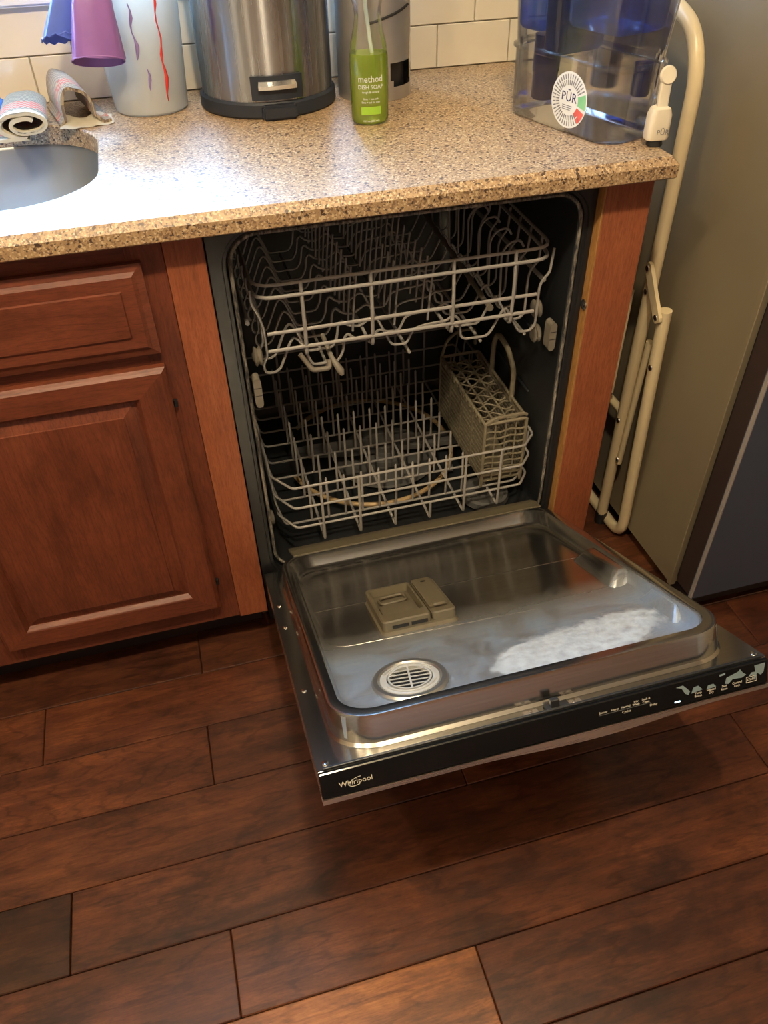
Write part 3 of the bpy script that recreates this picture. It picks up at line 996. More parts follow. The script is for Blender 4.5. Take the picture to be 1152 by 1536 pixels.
for s, x in (('Temp\nBoost', 0.502), ('Heated\nDry', 0.521), ('Sani\nRinse', 0.540), ('Control\nLock', 0.559)):
    ptext(s, x, -0.0265, 0.0044)
ptext('START', 0.580, -0.0245, 0.0044)
b = bmesh.new()
tube(b, [(0.5725, FY, -0.0205), (0.5875, FY, -0.0205), (0.5875, FY, -0.0285), (0.5725, FY, -0.0285)], 0.0004, 4, closed=True)
obj('start_outline', b, 'print', dd)
films = [[(0.470, -0.0085), (0.480, -0.0075), (0.490, -0.0185), (0.488, -0.0235), (0.483, -0.0205), (0.478, -0.0115)],
         [(0.492, -0.0225), (0.495, -0.0145), (0.502, -0.0135), (0.508, -0.0205), (0.502, -0.0215)],
         [(0.514, -0.0225), (0.516, -0.0170), (0.524, -0.0165), (0.528, -0.0215)],
         [(0.533, -0.0085), (0.541, -0.0078), (0.541, -0.0052), (0.533, -0.0058)],
         [(0.541, -0.0210), (0.543, -0.0130), (0.560, -0.0085), (0.563, -0.0055), (0.567, -0.0115), (0.572, -0.0155), (0.566, -0.0185), (0.552, -0.0172), (0.546, -0.0225)],
         [(0.576, -0.0195), (0.580, -0.0145), (0.586, -0.0150), (0.584, -0.0055), (0.600, -0.0050), (0.598, -0.0180), (0.594, -0.0215), (0.588, -0.0170), (0.586, -0.0265), (0.583, -0.0260), (0.584, -0.0185)]]
for pts in films:
    b = bmesh.new()
    prism(b, pts, 0, 0.0002)
    obj('film_remnant', place(b, (0, FY, 0), UF, VF), 'film', dd)
# latch tongue and its plate
obj('latch', B(0.303, 0.3145, 0.002, 0.010, 0.0, 0.013, 0.001), 'black', dd)
obj('latch_base', B(0.296, 0.328, 0.001, 0.014, 0.0, 0.0028, 0.0008), 'black', dd)
for x in (0.277, 0.335):
    obj('latch_tab', B(x - 0.010, x + 0.010, 0.003, 0.012, 0.0, 0.0016, 0.0005), 'trim', dd)
    b = bmesh.new()
    lathe(b, [(0.0028, 0.0016), (0.0024, 0.003), (0.0, 0.0034)], x, 0.0075, 12, cap1=False)
    obj('screw', b, 'chrome', dd, 40)
for x, s in ((0.0165, 0.012), (0.0165, 0.188), (0.016, 0.40), (0.016, 0.49), (0.597, 0.012), (0.597, 0.19)):
    b = bmesh.new()
    lathe(b, [(0.0042, 0.0), (0.0038, 0.0016), (0.0, 0.0026)], x, s, 12, cap1=False)
    obj('screw', b, 'chrome', dd, 40)
for x0, x1 in ((0.0062, 0.0102), (0.601, 0.605)):
    b = bmesh.new()
    loft(b, [[(x0, 0.52, -0.02), (x1, 0.52, -0.02), (x1, 0.52, -0.004), (x0, 0.52, -0.004)], [(x0, 0.69, -0.03), (x1, 0.69, -0.03), (x1, 0.69, -0.006), (x0, 0.69, -0.006)]], True, True)
    obj('hinge_arm', b, 'black', dd)

# ================================================================== RACKS
wr = 0.0024
ur = thing('upper_rack', (0.31, 0.28, 0.61), 'upper wire dish rack with wavy bottom wires inside the dishwasher', 'dish rack')
ux0, ux1, uy0, uy1 = 0.062, 0.562, 0.050, 0.535
def wire(name, path, parent, r=wr, fil=0.0, mat='rack', n=6, closed=False):
    b = bmesh.new()
    tube(b, fillet(path, fil, 4, closed) if fil else path, r, n, closed)
    return obj(name, b, mat, parent, 60)
for z, q in ((0.763, 0.0), (0.744, 0.003)):
    wire('rim_wire', [(ux0, uy0 - q, z), (ux1, uy0 - q, z), (ux1, uy1, z + 0.012), (ux0, uy1, z + 0.012)], ur, 0.0030 if q == 0 else 0.0034, 0.035, closed=True)
for z, xa, xb in ((0.684, 0.076, 0.538), (0.653, 0.074, 0.536)):
    wire('front_rail', [(xa, uy0 - 0.004, z), (xb, uy0 - 0.004, z)], ur, 0.0034)
for x in (0.137, 0.249, 0.388, 0.495):
    wire('upright', [(x, uy0 - 0.001, 0.765), (x, uy0 - 0.006, 0.70), (x, uy0 - 0.003, 0.636), (x, uy0 + 0.02, 0.634)], ur, 0.0032, 0.008)
WAVE = [(0.058, 0.757), (0.0575, 0.735), (0.066, 0.715), (0.072, 0.690), (0.073, 0.64), (0.064, 0.625), (0.066, 0.609), (0.083, 0.608), (0.092, 0.614), (0.112, 0.659), (0.119, 0.668), (0.127, 0.660), (0.136, 0.637), (0.146, 0.611), (0.19, 0.611), (0.199, 0.627),
        (0.203, 0.653), (0.209, 0.659), (0.219, 0.648), (0.240, 0.643), (0.262, 0.657), (0.270, 0.655), (0.284, 0.625), (0.310, 0.623), (0.322, 0.648), (0.340, 0.653), (0.383, 0.655), (0.391, 0.664), (0.404, 0.655), (0.408, 0.620), (0.416, 0.614), (0.455, 0.613), (0.463, 0.620),
        (0.482, 0.657), (0.489, 0.661), (0.498, 0.645), (0.517, 0.611), (0.538, 0.610), (0.547, 0.620), (0.547, 0.690), (0.551, 0.703), (0.563, 0.715), (0.566, 0.757)]
b = bmesh.new()
tube(b, fillet([(x, 0, z) for x, z in WAVE], 0.006, 2), wr, 6)
wave_me = finish(b, 'cross_wire', 'rack', 60)
for k in range(11):
    inst('cross_wire', wave_me, (0, uy0 + 0.006 + 0.047 * k, 0), ur)
for x in (0.145, 0.170, 0.245, 0.315, 0.385, 0.445, 0.528):
    z = 0.606 if x not in (0.245, 0.385) else 0.638
    wire('length_wire', [(x, uy0 + 0.004, z), (x, uy1, z)], ur, 0.0028)
tine_me = None
b = bmesh.new()
tube(b, [(0, 0, 0), (0.004, 0, 0.05), (0.010, 0, 0.10)], 0.0021, 6)
tine_me = finish(b, 'tine', 'rack', 60)
for xr in (0.226, 0.300, 0.360):
    for k in range(13):
        inst('tine', tine_me, (xr, uy0 + 0.045 + 0.035 * k, 0.640), ur)
# long loops along the right half
for k in range(8):
    yy = uy0 + 0.06 + 0.055 * k
    wire('loop_wire', [(0.500, yy, 0.640), (0.496, yy, 0.735), (0.508, yy, 0.752), (0.528, yy, 0.755), (0.536, yy, 0.742)], ur, 0.0022, 0.012)
b = bmesh.new()
pth = [(0.470, uy0 + 0.03 + 0.0125 * k, 0.652 + 0.0009 * k) for k in range(37)]
tube(b, pth, [0.0042 if k % 4 else 0.0064 for k in range(37)], 8)
obj('tine_hinge_rod', b, 'cap', ur, 60)
# side rails, wheels and end caps
for s, xw in ((-1, 0.046), (1, 0.571)):
    wire('side_rail', [(xw - s * 0.004, uy0 + 0.03, 0.69), (xw - s * 0.004, uy1, 0.69)], ur, 0.004)
    for zz, yy in ((0.635, 0.085), (0.590, 0.078)) if s > 0 else ((0.652, 0.040),):
        b = bmesh.new()
        lathe(b, [(0.0, -0.007), (0.009, -0.007), (0.0145, -0.006), (0.0165, -0.004), (0.0125, 0.0), (0.0165, 0.004), (0.0145, 0.006), (0.009, 0.007), (0.005, 0.0095), (0.0, 0.0095)], 0, 0, 20, cap0=False, cap1=False)
        obj('roller', place(b, (xw - s * 0.010, yy, zz), (0, 1, 0), (0, 0, 1) if s > 0 else (0, 0, -1)), 'cap', ur, 40)
    b = bmesh.new()
    zc, yc = (0.605, 0.040) if s > 0 else (0.600, 0.022)
    prism(b, [(p * 0.75, q) for p, q in rrect(-0.0085, 0.0085, -0.027, 0.027, 0.0075, 5)], -0.011, 0.011)
    obj('rail_end_cap', place(b, (xw, yc, zc), (1, 0, 0), (0, 0, 1)), 'cap', ur, 40)
    for dz in (-0.004, 0.010):
        obj('cap_groove', B(xw - 0.0062, xw + 0.0062, yc - 0.0114, yc - 0.0110, zc + dz - 0.0004, zc + dz + 0.0004), 'black', ur)
# front slider clip
b = bmesh.new()
tube(b, fillet([(0.125, 0.046, 0.640), (0.142, 0.040, 0.610), (0.172, 0.040, 0.609), (0.172, 0.046, 0.622)], 0.006), 0.0042, 8)
obj('slider_clip', b, 'cap', ur, 60)
b = bmesh.new()
tube(b, [(0.172, 0.09, 0.645), (0.178, 0.05, 0.622), (0.188, 0.030, 0.606), (0.190, 0.026, 0.600)], [0.004, 0.0045, 0.007, 0.003], 8)
obj('slider_lever', b, 'cap', ur, 60)

lr = thing('lower_rack', (0.31, 0.28, 0.235), 'lower wire dish rack with rows of upright tines inside the dishwasher', 'dish rack')
for z, inn in ((0.3735, 0.0), (0.3245, 0.003), (0.2755, 0.005)):
    L, Rr = 0.050 + inn, 0.574 - inn
    wire('rim_wire', [(0.083, 0.030, z), (0.543, 0.030, z), (Rr, 0.062, z), (Rr, 0.52, z), (L, 0.52, z), (L, 0.078, z)], lr, 0.0026, 0.008, closed=True)
XL = [0.135, 0.208, 0.279, 0.351, 0.422, 0.495]
for k, x in enumerate(XL):
    top = 0.3735 if k in (0, 1, 4, 5) else 0.2755
    wire('length_wire', [(x, 0.5225, 0.3735), (x, 0.525, 0.236), (x, 0.027, 0.236), (x, 0.0272, top + 0.001)], lr, 0.0027, 0.006)
YC = [0.082, 0.157, 0.231, 0.287, 0.350, 0.405, 0.458, 0.505]
for yy in YC:
    wire('cross_wire', [(0.0485, yy, 0.375), (0.053, yy, 0.30), (0.066, yy, 0.2425), (0.557, yy, 0.2425), (0.569, yy, 0.30), (0.5755, yy, 0.375)], lr, 0.0024, 0.012)
b = bmesh.new()
tube(b, [(0, 0, 0), (0, -0.002, 0.05), (0, 0.002, 0.096), (0, 0.002, 0.099)], [0.0024, 0.0024, 0.0024, 0.0014], 6)
tine2 = finish(b, 'tine', 'rack', 60)
for yy in YC:
    for k in range(10):
        x = 0.120 + 0.0352 * k
        inst('tine', tine2, (x, yy, 0.2425), lr)
for s, xw in ((-1, 0.0440), (1, 0.5785)):
    for yy in (0.12, 0.42):
        b = bmesh.new()
        lathe(b, [(0.0, -0.004), (0.014, -0.004), (0.016, 0.0), (0.014, 0.004), (0.0, 0.004)], 0, 0, 18, cap0=False, cap1=False)
        obj('roller', place(b, (xw, yy, 0.236), (0, 1, 0), (0, 0, 1)), 'cap', lr, 40)

# ------------------------------------------------------------------ cutlery basket
sb = thing('silverware_basket', (0.525, 0.21, 0.262), 'grey slatted plastic silverware basket standing in the lower rack', 'basket')
bx0, bx1, by0, by1, bz0, bz1 = 0.4785, 0.5655, 0.079, 0.348, 0.258, 0.402
fl = lambda f: (bx0 + 0.006 * (1 - f), bx1 - 0.006 * (1 - f))
corners = [(bx0, by0), (bx1, by0), (bx1, by1), (bx0, by1)]
for x, yy in corners:
    obj('corner_post', B(x - 0.003, x + 0.003, yy - 0.003, yy + 0.003, bz0 - (0.012 if yy == by0 else 0.0), bz1, 0.001), 'basket', sb)
wire('top_rim', [(bx0, by0, bz1), (bx1, by0, bz1), (bx1, by1, bz1), (bx0, by1, bz1)], sb, 0.0036, 0.006, 'basket', closed=True)
wire('end_arch', [(bx0, by0, bz1), (bx0 + 0.018, by0, bz1 + 0.012), (bx1 - 0.012, by0, bz1 + 0.013), (bx1, by0, bz1 + 0.008)], sb, 0.0036, 0.012, 'basket')
wire('end_arch', [(bx0, by1, bz1), (bx0 + 0.010, by1, bz1 + 0.038), (bx0 + 0.035, by1, bz1 + 0.058), (bx1 - 0.010, by1, bz1 + 0.058), (bx1 - 0.010, by1, bz1 + 0.02)], sb, 0.0036, 0.012, 'basket')
obj('basket_floor', B(bx0, bx1, by0, by1, bz0 - 0.002, bz0 + 0.002), 'basket', sb)
# front and back grids
for yy in (by0, by1):
    for k in range(8):
        z = bz0 + 0.014 + k * 0.0155
        wire('grid_bar', [(bx0 + (bx1 - bx0) * j / 8, yy, z + 0.0022 * math.sin(j * 1.57)) for j in range(9)], sb, 0.0021, 0, 'basket', 6)
    for k in range(1, 4):
        x = bx0 + (bx1 - bx0) * k / 4
        obj('grid_post', B(x - 0.0014, x + 0.0014, yy - 0.0014, yy + 0.0014, bz0, bz1 - 0.004), 'basket', sb)
# long walls of horizontal slats
for x in (bx0, bx1):
    for k in range(11):
        z = bz0 + 0.008 + k * 0.0122
        obj('slat', B(x - 0.0014, x + 0.0014, by0, by1, z, z + 0.0068), 'basket', sb)
    for k in range(1, 4):
        yy = by0 + (by1 - by0) * k / 4
        obj('slat_post', B(x - 0.002, x + 0.002, yy - 0.003, yy + 0.003, bz0, bz1), 'basket', sb)
# wavy lid lattice
for k in range(15):
    yy = by0 + 0.014 + k * 0.0168
    ph = 0 if k % 2 else math.pi
    wire('lid_wave', [(bx0 + 0.004 + (bx1 - bx0 - 0.008) * j / 12, yy + 0.0060 * math.sin(j * 1.05 + ph), bz1 - 0.014 + 0.0015 * math.cos(j * 1.05)) for j in range(13)], sb, 0.0019, 0, 'basket', 6)
for k in range(1, 3):
    x = bx0 + (bx1 - bx0) * k / 3
    wire('lid_bar', [(x, by0 + 0.004, bz1 - 0.014), (x, by1 - 0.004, bz1 - 0.014)], sb, 0.0022, 0, 'basket')
for k in range(12):
    yy = by0 + 0.02 + k * 0.019
    obj('rim_tooth', B(bx0 - 0.0045, bx0 - 0.001, yy, yy + 0.009, bz1 - 0.008, bz1 + 0.003, 0.001), 'basket', sb)
wire('handle', [(bx1, 0.158, bz1 - 0.01), (bx1, 0.158, 0.462), (bx1, 0.195, 0.492), (bx1, 0.250, 0.498), (bx1, 0.268, 0.470), (bx1, 0.268, bz1 - 0.01)], sb, 0.0055, 0.016, 'basket', 8)

# ================================================================== REFRIGERATOR
fx0, fx1 = 0.857, 1.72
rf = thing('refrigerator', (1.29, 0.2, 0.0), 'tall refrigerator with taupe side and blue-grey steel door', 'refrigerator')
obj('body', B(fx0, fx1, -0.115, 0.58, 0.032, 1.76, 0.004, 2), 'fridge', rf)
obj('side_trim', B(fx0 - 0.002, fx0 + 0.012, -0.1185, -0.106, 0.032, 1.76, 0.001), 'fridge', rf)
obj('gasket', B(fx0 + 0.014, fx1 - 0.014, -0.128, -0.1155, 0.055, 1.75), 'black', rf)
obj('door', B(fx0 + 0.001, fx1 - 0.001, -0.180, -0.1285, 0.058, 1.755, 0.003), 'fridge_dark', rf)
obj('door_skin', B(fx0 - 0.0005, fx1 + 0.0005, -0.1865, -0.1745, 0.056, 1.757, 0.003, 2), 'fridge_steel', rf)
obj('door_edge', B(fx0 - 0.0016, fx0 + 0.0025, -0.1885, -0.1800, 0.056, 1.757, 0.0006), 'sill_grey', rf)
obj('base_grille', B(fx0 + 0.02, fx1 - 0.02, -0.165, -0.10, 0.012, 0.030), 'black', rf)
b = bmesh.new()
tube(b, [(fx0 + 0.05, -0.24, 0.62), (fx0 + 0.05, -0.24, 1.55)], 0.012, 12)
box(b, fx0 + 0.042, fx0 + 0.058, -0.235, -0.186, 0.66, 0.69)
box(b, fx0 + 0.042, fx0 + 0.058, -0.235, -0.186, 1.48, 1.51)
bmesh.ops.translate(b, verts=b.verts, vec=(0.74, 0, 0))
obj('handle', b, 'steel', rf, 40)
for yy in (-0.07, 0.5):
    for x in (fx0 + 0.02, fx1 - 0.05):
        b = bmesh.new()
        lathe(b, [(0.0, -0.012), (0.012, -0.012), (0.0155, -0.009), (0.0155, 0.009), (0.012, 0.012), (0.0, 0.012)], 0, 0, 16, cap0=False, cap1=False)
        obj('foot', place(b, (x + 0.012, yy, 0.0160), (0, 1, 0), (0, 0, 1)), 'steel', rf, 40)

# ================================================================== FOLDED STEP STOOL
st = thing('folding_stool', (0.83, 0.25, 0.0), 'folded cream tubular steel step stool wedged beside the refrigerator', 'stool')
tr_ = 0.0122
# front frame: long hoop, both legs reaching the floor
A0, A1 = Vector((0.828, 0.142, 0.030)), Vector((0.795, 0.098, 0.985))
far = 0.30
hoop = [A0, A1, A1 + Vector((-0.001, 0.03, 0.060)), A1 + Vector((-0.001, 0.10, 0.085)), A1 + Vector((-0.001, far - 0.10, 0.085)), A1 + Vector((-0.001, far - 0.03, 0.060)), A1 + Vector((0, far, 0)), A0 + Vector((0, far, 0))]
wire('hoop_frame', hoop, st, tr_, 0.07, 'cream', 14)
for q in (0, far):
    b = bmesh.new()
    lathe(b, [(0.0, 0.0), (0.0135, 0.0), (0.0145, 0.004), (0.0138, 0.034), (0.0125, 0.035)], A0.x + 0.001, A0.y + q + 0.0014, 16, cap0=False, cap1=False)
    obj('rubber_foot', b, 'black', st, 40)
# rear frame: U resting on the floor
B0, B1 = Vector((0.8425, 0.068, 0.0135)), Vector((0.804, 0.050, 0.610))
wire('rear_frame', [B1, B0, B0 + Vector((-0.004, far + 0.05, 0)), B1 + Vector((0, far + 0.05, 0))], st, tr_, 0.05, 'cream', 14)
def strap(name, p, q, w=0.010, th=0.0035, off=(-0.0145, 0, 0)):
    p, q = Vector(p) + Vector(off), Vector(q) + Vector(off)
    t = (q - p).normalized()
    nx = Vector((1, 0, 0.0))
    nx = (nx - t * nx.dot(t)).normalized()
    v = t.cross(nx)
    b = bmesh.new()
    e = 0.010
    pts = [(p - t * e, 0.6), (p - t * e * 0.4, 1), (q + t * e * 0.4, 1), (q + t * e, 0.6)]
    loft(b, [[c + v * w * k - nx * th, c + v * w * k + nx * th, c - v * w * k + nx * th, c - v * w * k - nx * th] for c, k in pts], True, True)
    return obj(name, b, 'cream', st)
def rivet(p):
    b = bmesh.new()
    lathe(b, [(0.0058, 0.0), (0.0052, 0.0018), (0.0, 0.003)], 0, 0, 14, cap1=False)
    place(b, (p[0], p[1], p[2]), (0, -1, 0), (0, 0, 1))
    obj('rivet', b, 'steel', st, 40)
fa = lambda z: A0 + (A1 - A0) * ((z - A0.z) / (A1.z - A0.z))
rb_ = lambda z: B0 + (B1 - B0) * ((z - B0.z) / (B1.z - B0.z))
pa, pb_ = fa(0.668), rb_(0.598)
strap('hinge_strap', pa + Vector((0, -0.004, 0)), pb_)
rivet(pa + Vector((-0.0182, -0.004, 0)))
rivet(pb_ + Vector((-0.0182, 0, 0)))
for z in (0.62, 0.315):
    q = fa(z)
    rivet((q.x - 0.0115, q.y - 0.004, q.z))
q = rb_(0.49)
rivet((q.x - 0.0115, q.y - 0.004, q.z))
c0, c1 = Vector((0.818, 0.095, 0.52)), Vector((0.8265, 0.118, 0.20))
wire('fold_link', [c0, c1], st, 0.0068, 0, 'cream', 10)
rivet((c1.x - 0.0068, c1.y - 0.002, c1.z + 0.012))
wire('tread_bar', [fa(0.33) + Vector((0, 0.012, 0)), fa(0.33) + Vector((0, far - 0.012, 0))], st, 0.009, 0, 'cream', 10)
obj('tread', B(0.7985, 0.806, 0.16, 0.42, 0.36, 0.60, 0.003), 'cream', st)

# ================================================================== COUNTER OBJECTS
# pedal bin
tcx, tcy, tr0 = 0.176, 0.477, 0.116
tc_ = thing('pedal_bin', (tcx, tcy, T), 'stainless steel pedal bin standing on the countertop', 'trash can')
b = bmesh.new()
lathe(b, [(0.119, T + 0.0005), (0.1215, T + 0.004), (0.1205, T + 0.022), (0.1175, T + 0.026), (0.0, T + 0.026)], tcx, tcy, 56, cap0=True, cap1=False)
obj('base_ring', b, 'canbase', tc_, 30)
b = bmesh.new()
lathe(b, [(tr0, T + 0.026), (tr0, T + 0.34)], tcx, tcy, 72)
canm = brushed('can_steel', (0.40, 0.41, 0.43, 1), 0.27, (40, 40, 1.5), 0.02, aniso=1.0)
tg = canm.node_tree.nodes.new('ShaderNodeTangent')
tg.direction_type = 'RADIAL'
tg.axis = 'Z'
pbs = canm.node_tree.nodes['Principled BSDF']
canm.node_tree.links.new(tg.outputs[0], pbs.inputs['Tangent'])
pbs.inputs['Anisotropic Rotation'].default_value = 0.25
obj('can_body', b, canm, tc_, 40)
b = bmesh.new()
lathe(b, [(0.1165, T + 0.3405), (0.1195, T + 0.345), (0.1195, T + 0.362), (0.105, T + 0.378), (0.0, T + 0.386)], tcx, tcy, 56, cap1=False)
obj('lid', b, 'canbase', tc_, 30)
def on_can(phi, rr):
    return (tcx + rr * math.sin(phi), tcy - rr * math.cos(phi))
pb = bmesh.new()
secs = []
for k in range(9):
    ph = R(-21 + 42 * k / 8)
    x1_, y1_ = on_can(ph, tr0 - 0.002)
    x2_, y2_ = on_can(ph, tr0 + 0.006)
    secs.append([(x1_, y1_, T + 0.030), (x2_, y2_, T + 0.030), (x2_, y2_, T + 0.066), (x1_, y1_, T + 0.066)])
loft(pb, secs, True, True)
ph_ = obj('pedal_housing', pb, 'canbase', tc_)
pb = bmesh.new()
secs = []
for k in range(9):
    ph = R(-14.5 + 29 * k / 8)
    x1_, y1_ = on_can(ph, tr0 + 0.004)
    x2_, y2_ = on_can(ph, tr0 + 0.014)
    secs.append([(x1_, y1_, T + 0.046), (x2_, y2_, T + 0.047), (x2_, y2_, T + 0.053), (x1_, y1_, T + 0.060)])
loft(pb, secs, True, True)
obj('steel_pedal', pb, 'chrome', ph_)
obj('pedal_foot', B(tcx - 0.030, tcx + 0.030, tcy - 0.134, tcy - 0.116, T + 0.0006, T + 0.024, 0.004, 2), 'canbase', tc_)

# steel canister behind the soap
dcx, dcy, dr = 0.3705, 0.462, 0.066
dc = thing('steel_canister', (dcx, dcy, T), 'tall steel bag canister with cutout at its foot, behind the soap bottle', 'canister')
b = bmesh.new()
N = 64
zz = [T + 0.0005, T + 0.012, T + 0.022, T + 0.032, T + 0.042, T + 0.052, T + 0.060, T + 0.12, T + 0.30]
vg = [[b.verts.new((dcx + dr * math.sin(2 * math.pi * k / N), dcy - dr * math.cos(2 * math.pi * k / N), z)) for k in range(N)] for z in zz]
half = [0, 0, 14, 22, 27, 25, 18, 0, 0]
for i in range(len(zz) - 1):
    for k in range(N):
        a = (360 * (k + 0.5) / N - 38 + 180) % 360 - 180
        hh = max(half[i], half[i + 1]) if min(half[i], half[i + 1]) > 0 else 0
        if abs(a) < hh:
            continue
        b.faces.new((vg[i][k], vg[i][(k + 1) % N], vg[i + 1][(k + 1) % N], vg[i + 1][k]))
bmesh.ops.solidify(b, geom=b.faces[:], thickness=0.0015)
obj('shell', b, plain('satin_canister_steel', (0.50, 0.49, 0.48, 1), 0.38, metal=0.8, var=0.05), dc, 40)
b = bmesh.new()
lathe(b, [(dr - 0.012, T + 0.001), (dr - 0.012, T + 0.10)], dcx, dcy, 32)
obj('inner_liner', b, 'black', dc, 40)
b = bmesh.new()
tube(b, [(dcx + (dr + 0.0005) * math.sin(R(a)), dcy - (dr + 0.0005) * math.cos(R(a)), T + 0.122 + 0.0003 * (a + 20)) for a in range(-20, 55, 5)], 0.0022, 6)
obj('slot', b, 'black', dc)
b = bmesh.new()
tube(b, [(dcx + (dr + 0.0004) * math.sin(R(57)), dcy - (dr + 0.0004) * math.cos(R(57)), T + q) for q in (0.03, 0.30)], 0.0012, 6)
obj('seam', b, 'chrome', dc)
b = bmesh.new()
lathe(b, [(dr + 0.001, T + 0.30), (dr + 0.001, T + 0.305), (dr - 0.02, T + 0.312), (0.0, T + 0.314)], dcx, dcy, 48, cap1=False)
obj('lid', b, 'steelx', dc, 30)

# dish soap bottle
bcx, bcy = 0.3165, 0.287
bt = thing('soap_bottle', (bcx, bcy, T), 'clear hourglass dish soap bottle half full of green soap', 'bottle')
prof = [(0.026, 0.0006), (0.0300, 0.004), (0.0312, 0.012), (0.0318, 0.06), (0.0315, 0.098), (0.0290, 0.116), (0.0240, 0.136), (0.0208, 0.153), (0.0222, 0.166), (0.0262, 0.180), (0.0285, 0.195), (0.026, 0.212), (0.018, 0.224), (0.0135, 0.230), (0.0135, 0.240)]
b = bmesh.new()
lathe(b, [(r, T + z) for r, z in prof], bcx, bcy, 36, 1.0, 0.8)
obj('bottle_shell', b, 'clear', bt, 50)
b = bmesh.new()
liq = [(0.0250, 0.0016), (0.0285, 0.0048), (0.0298, 0.012), (0.0304, 0.06), (0.0302, 0.096), (0.0292, 0.1035)]
lathe(b, [(r, T + z) for r, z in liq], bcx, bcy, 36, 1.0, 0.8)
obj('liquid_soap', b, 'liquid', bt, 50)
b = bmesh.new()
tube(b, [(bcx - 0.002, bcy, T + 0.238), (bcx - 0.003, bcy, T + 0.165), (bcx + 0.002, bcy - 0.004, T + 0.12), (bcx + 0.013, bcy - 0.004, T + 0.05), (bcx + 0.016, bcy - 0.004, T + 0.012)], 0.0032, 8)
obj('dip_tube', b, 'straw', bt, 60)
b = bmesh.new()
lathe(b, [(0.015, T + 0.2405), (0.015, T + 0.258), (0.006, T + 0.262), (0.006, T + 0.285), (0.011, T + 0.287), (0.011, T + 0.297), (0, T + 0.298)], bcx, bcy, 24, cap1=False)
box(b, bcx - 0.05, bcx - 0.008, bcy - 0.006, bcy + 0.006, T + 0.287, T + 0.296, 0.002)
obj('pump', b, 'white', bt, 40)
def wraptext(s, z, size, mat, nm, cx_=bcx, cy_=bcy, rx=0.0324, ry=0.0262, shift=0.0):
    b = text_bm(s, size, 0.0001)
    for v in b.verts:
        a = (v.co.x + shift) / rx + R(-8)
        h = v.co.z
        v.co = Vector((cx_ + (rx + h) * math.sin(a), cy_ - (ry + h) * math.cos(a), z + v.co.y))
    obj(nm, b, mat, bt)
wraptext('method', T + 0.070, 0.0135, 'sticker', 'brand_lettering')
wraptext('DISH SOAP', T + 0.0585, 0.0088, 'sticker', 'printed_text')
wraptext('tough & natural', T + 0.0515, 0.0046, 'sticker', 'printed_text')
wraptext('lime + sea salt', T + 0.0415, 0.0044, 'sticker', 'printed_text')
wraptext('lime + sel de mer', T + 0.0365, 0.0044, 'sticker', 'printed_text')
wraptext('18 fl oz (532 mL)', T + 0.0085, 0.0040, 'sticker', 'printed_text')
b = bmesh.new()
secs = []
for k in range(9):
    a = R(-38 + 60 * k / 8)
    secs.append([(bcx + 0.0322 * math.sin(a), bcy - 0.0260 * math.cos(a), T + 0.018), (bcx + 0.0322 * math.sin(a), bcy - 0.0260 * math.cos(a), T + 0.030)])
for s0, s1 in zip(secs, secs[1:]):
    b.faces.new([b.verts.new(p) for p in (s0[0], s1[0], s1[1], s0[1])])
limem = plain('lime_label', srgb(150, 196, 60), 0.5)
obj('lime_label', b, limem, bt)

# bucket with gloves
kcx, kcy = -0.0305, 0.503
bk = thing('plastic_tub', (kcx, kcy, T), 'milky plastic tub with red and violet drips, gloves over its rim', 'tub')
b = bmesh.new()
bp = [(0.0, 0.001), (0.060, 0.0006), (0.0635, 0.004), (0.072, 0.12), (0.079, 0.225), (0.082, 0.227), (0.082, 0.231), (0.077, 0.231), (0.0705, 0.12), (0.062, 0.006), (0.0, 0.005)]
lathe(b, [(r, T + z) for r, z in bp], kcx, kcy, 48, cap0=False, cap1=False)
obj('tub_wall', b, 'bucket', bk, 40)
def bucket_pt(phi, z):
    r = 0.0637 + (0.079 - 0.0635) * (z - 0.004) / 0.221 + 0.0006
    return Vector((kcx + r * math.sin(phi), kcy - r * math.cos(phi), T + z))
def drip(mat, phi0, zs, rs, sway, nm):
    b = bmesh.new()
    tube(b, [bucket_pt(R(phi0 + sway * math.sin(i * 1.3)), z) for i, z in enumerate(zs)], rs, 8)
    obj(nm, b, mat, bk, 60)
drip('red', 27, [0.19 - 0.012 * i for i in range(15)], [0.0010, 0.0014, 0.0022, 0.0010, 0.0012, 0.0010, 0.0014, 0.0012, 0.0026, 0.0012, 0.0022, 0.0032, 0.0026, 0.0012, 0.0008], 1.6, 'red_drip')
drip('violet', -6, [0.17 - 0.010 * i for i in range(9)], [0.0008, 0.0012, 0.0030, 0.0016, 0.0010, 0.0014, 0.0034, 0.0028, 0.0008], 1.8, 'violet_drip')
drip('violet', 3, [0.075 - 0.008 * i for i in range(5)], [0.0006, 0.0018, 0.0026, 0.0016, 0.0006], 1.5, 'violet_drip')

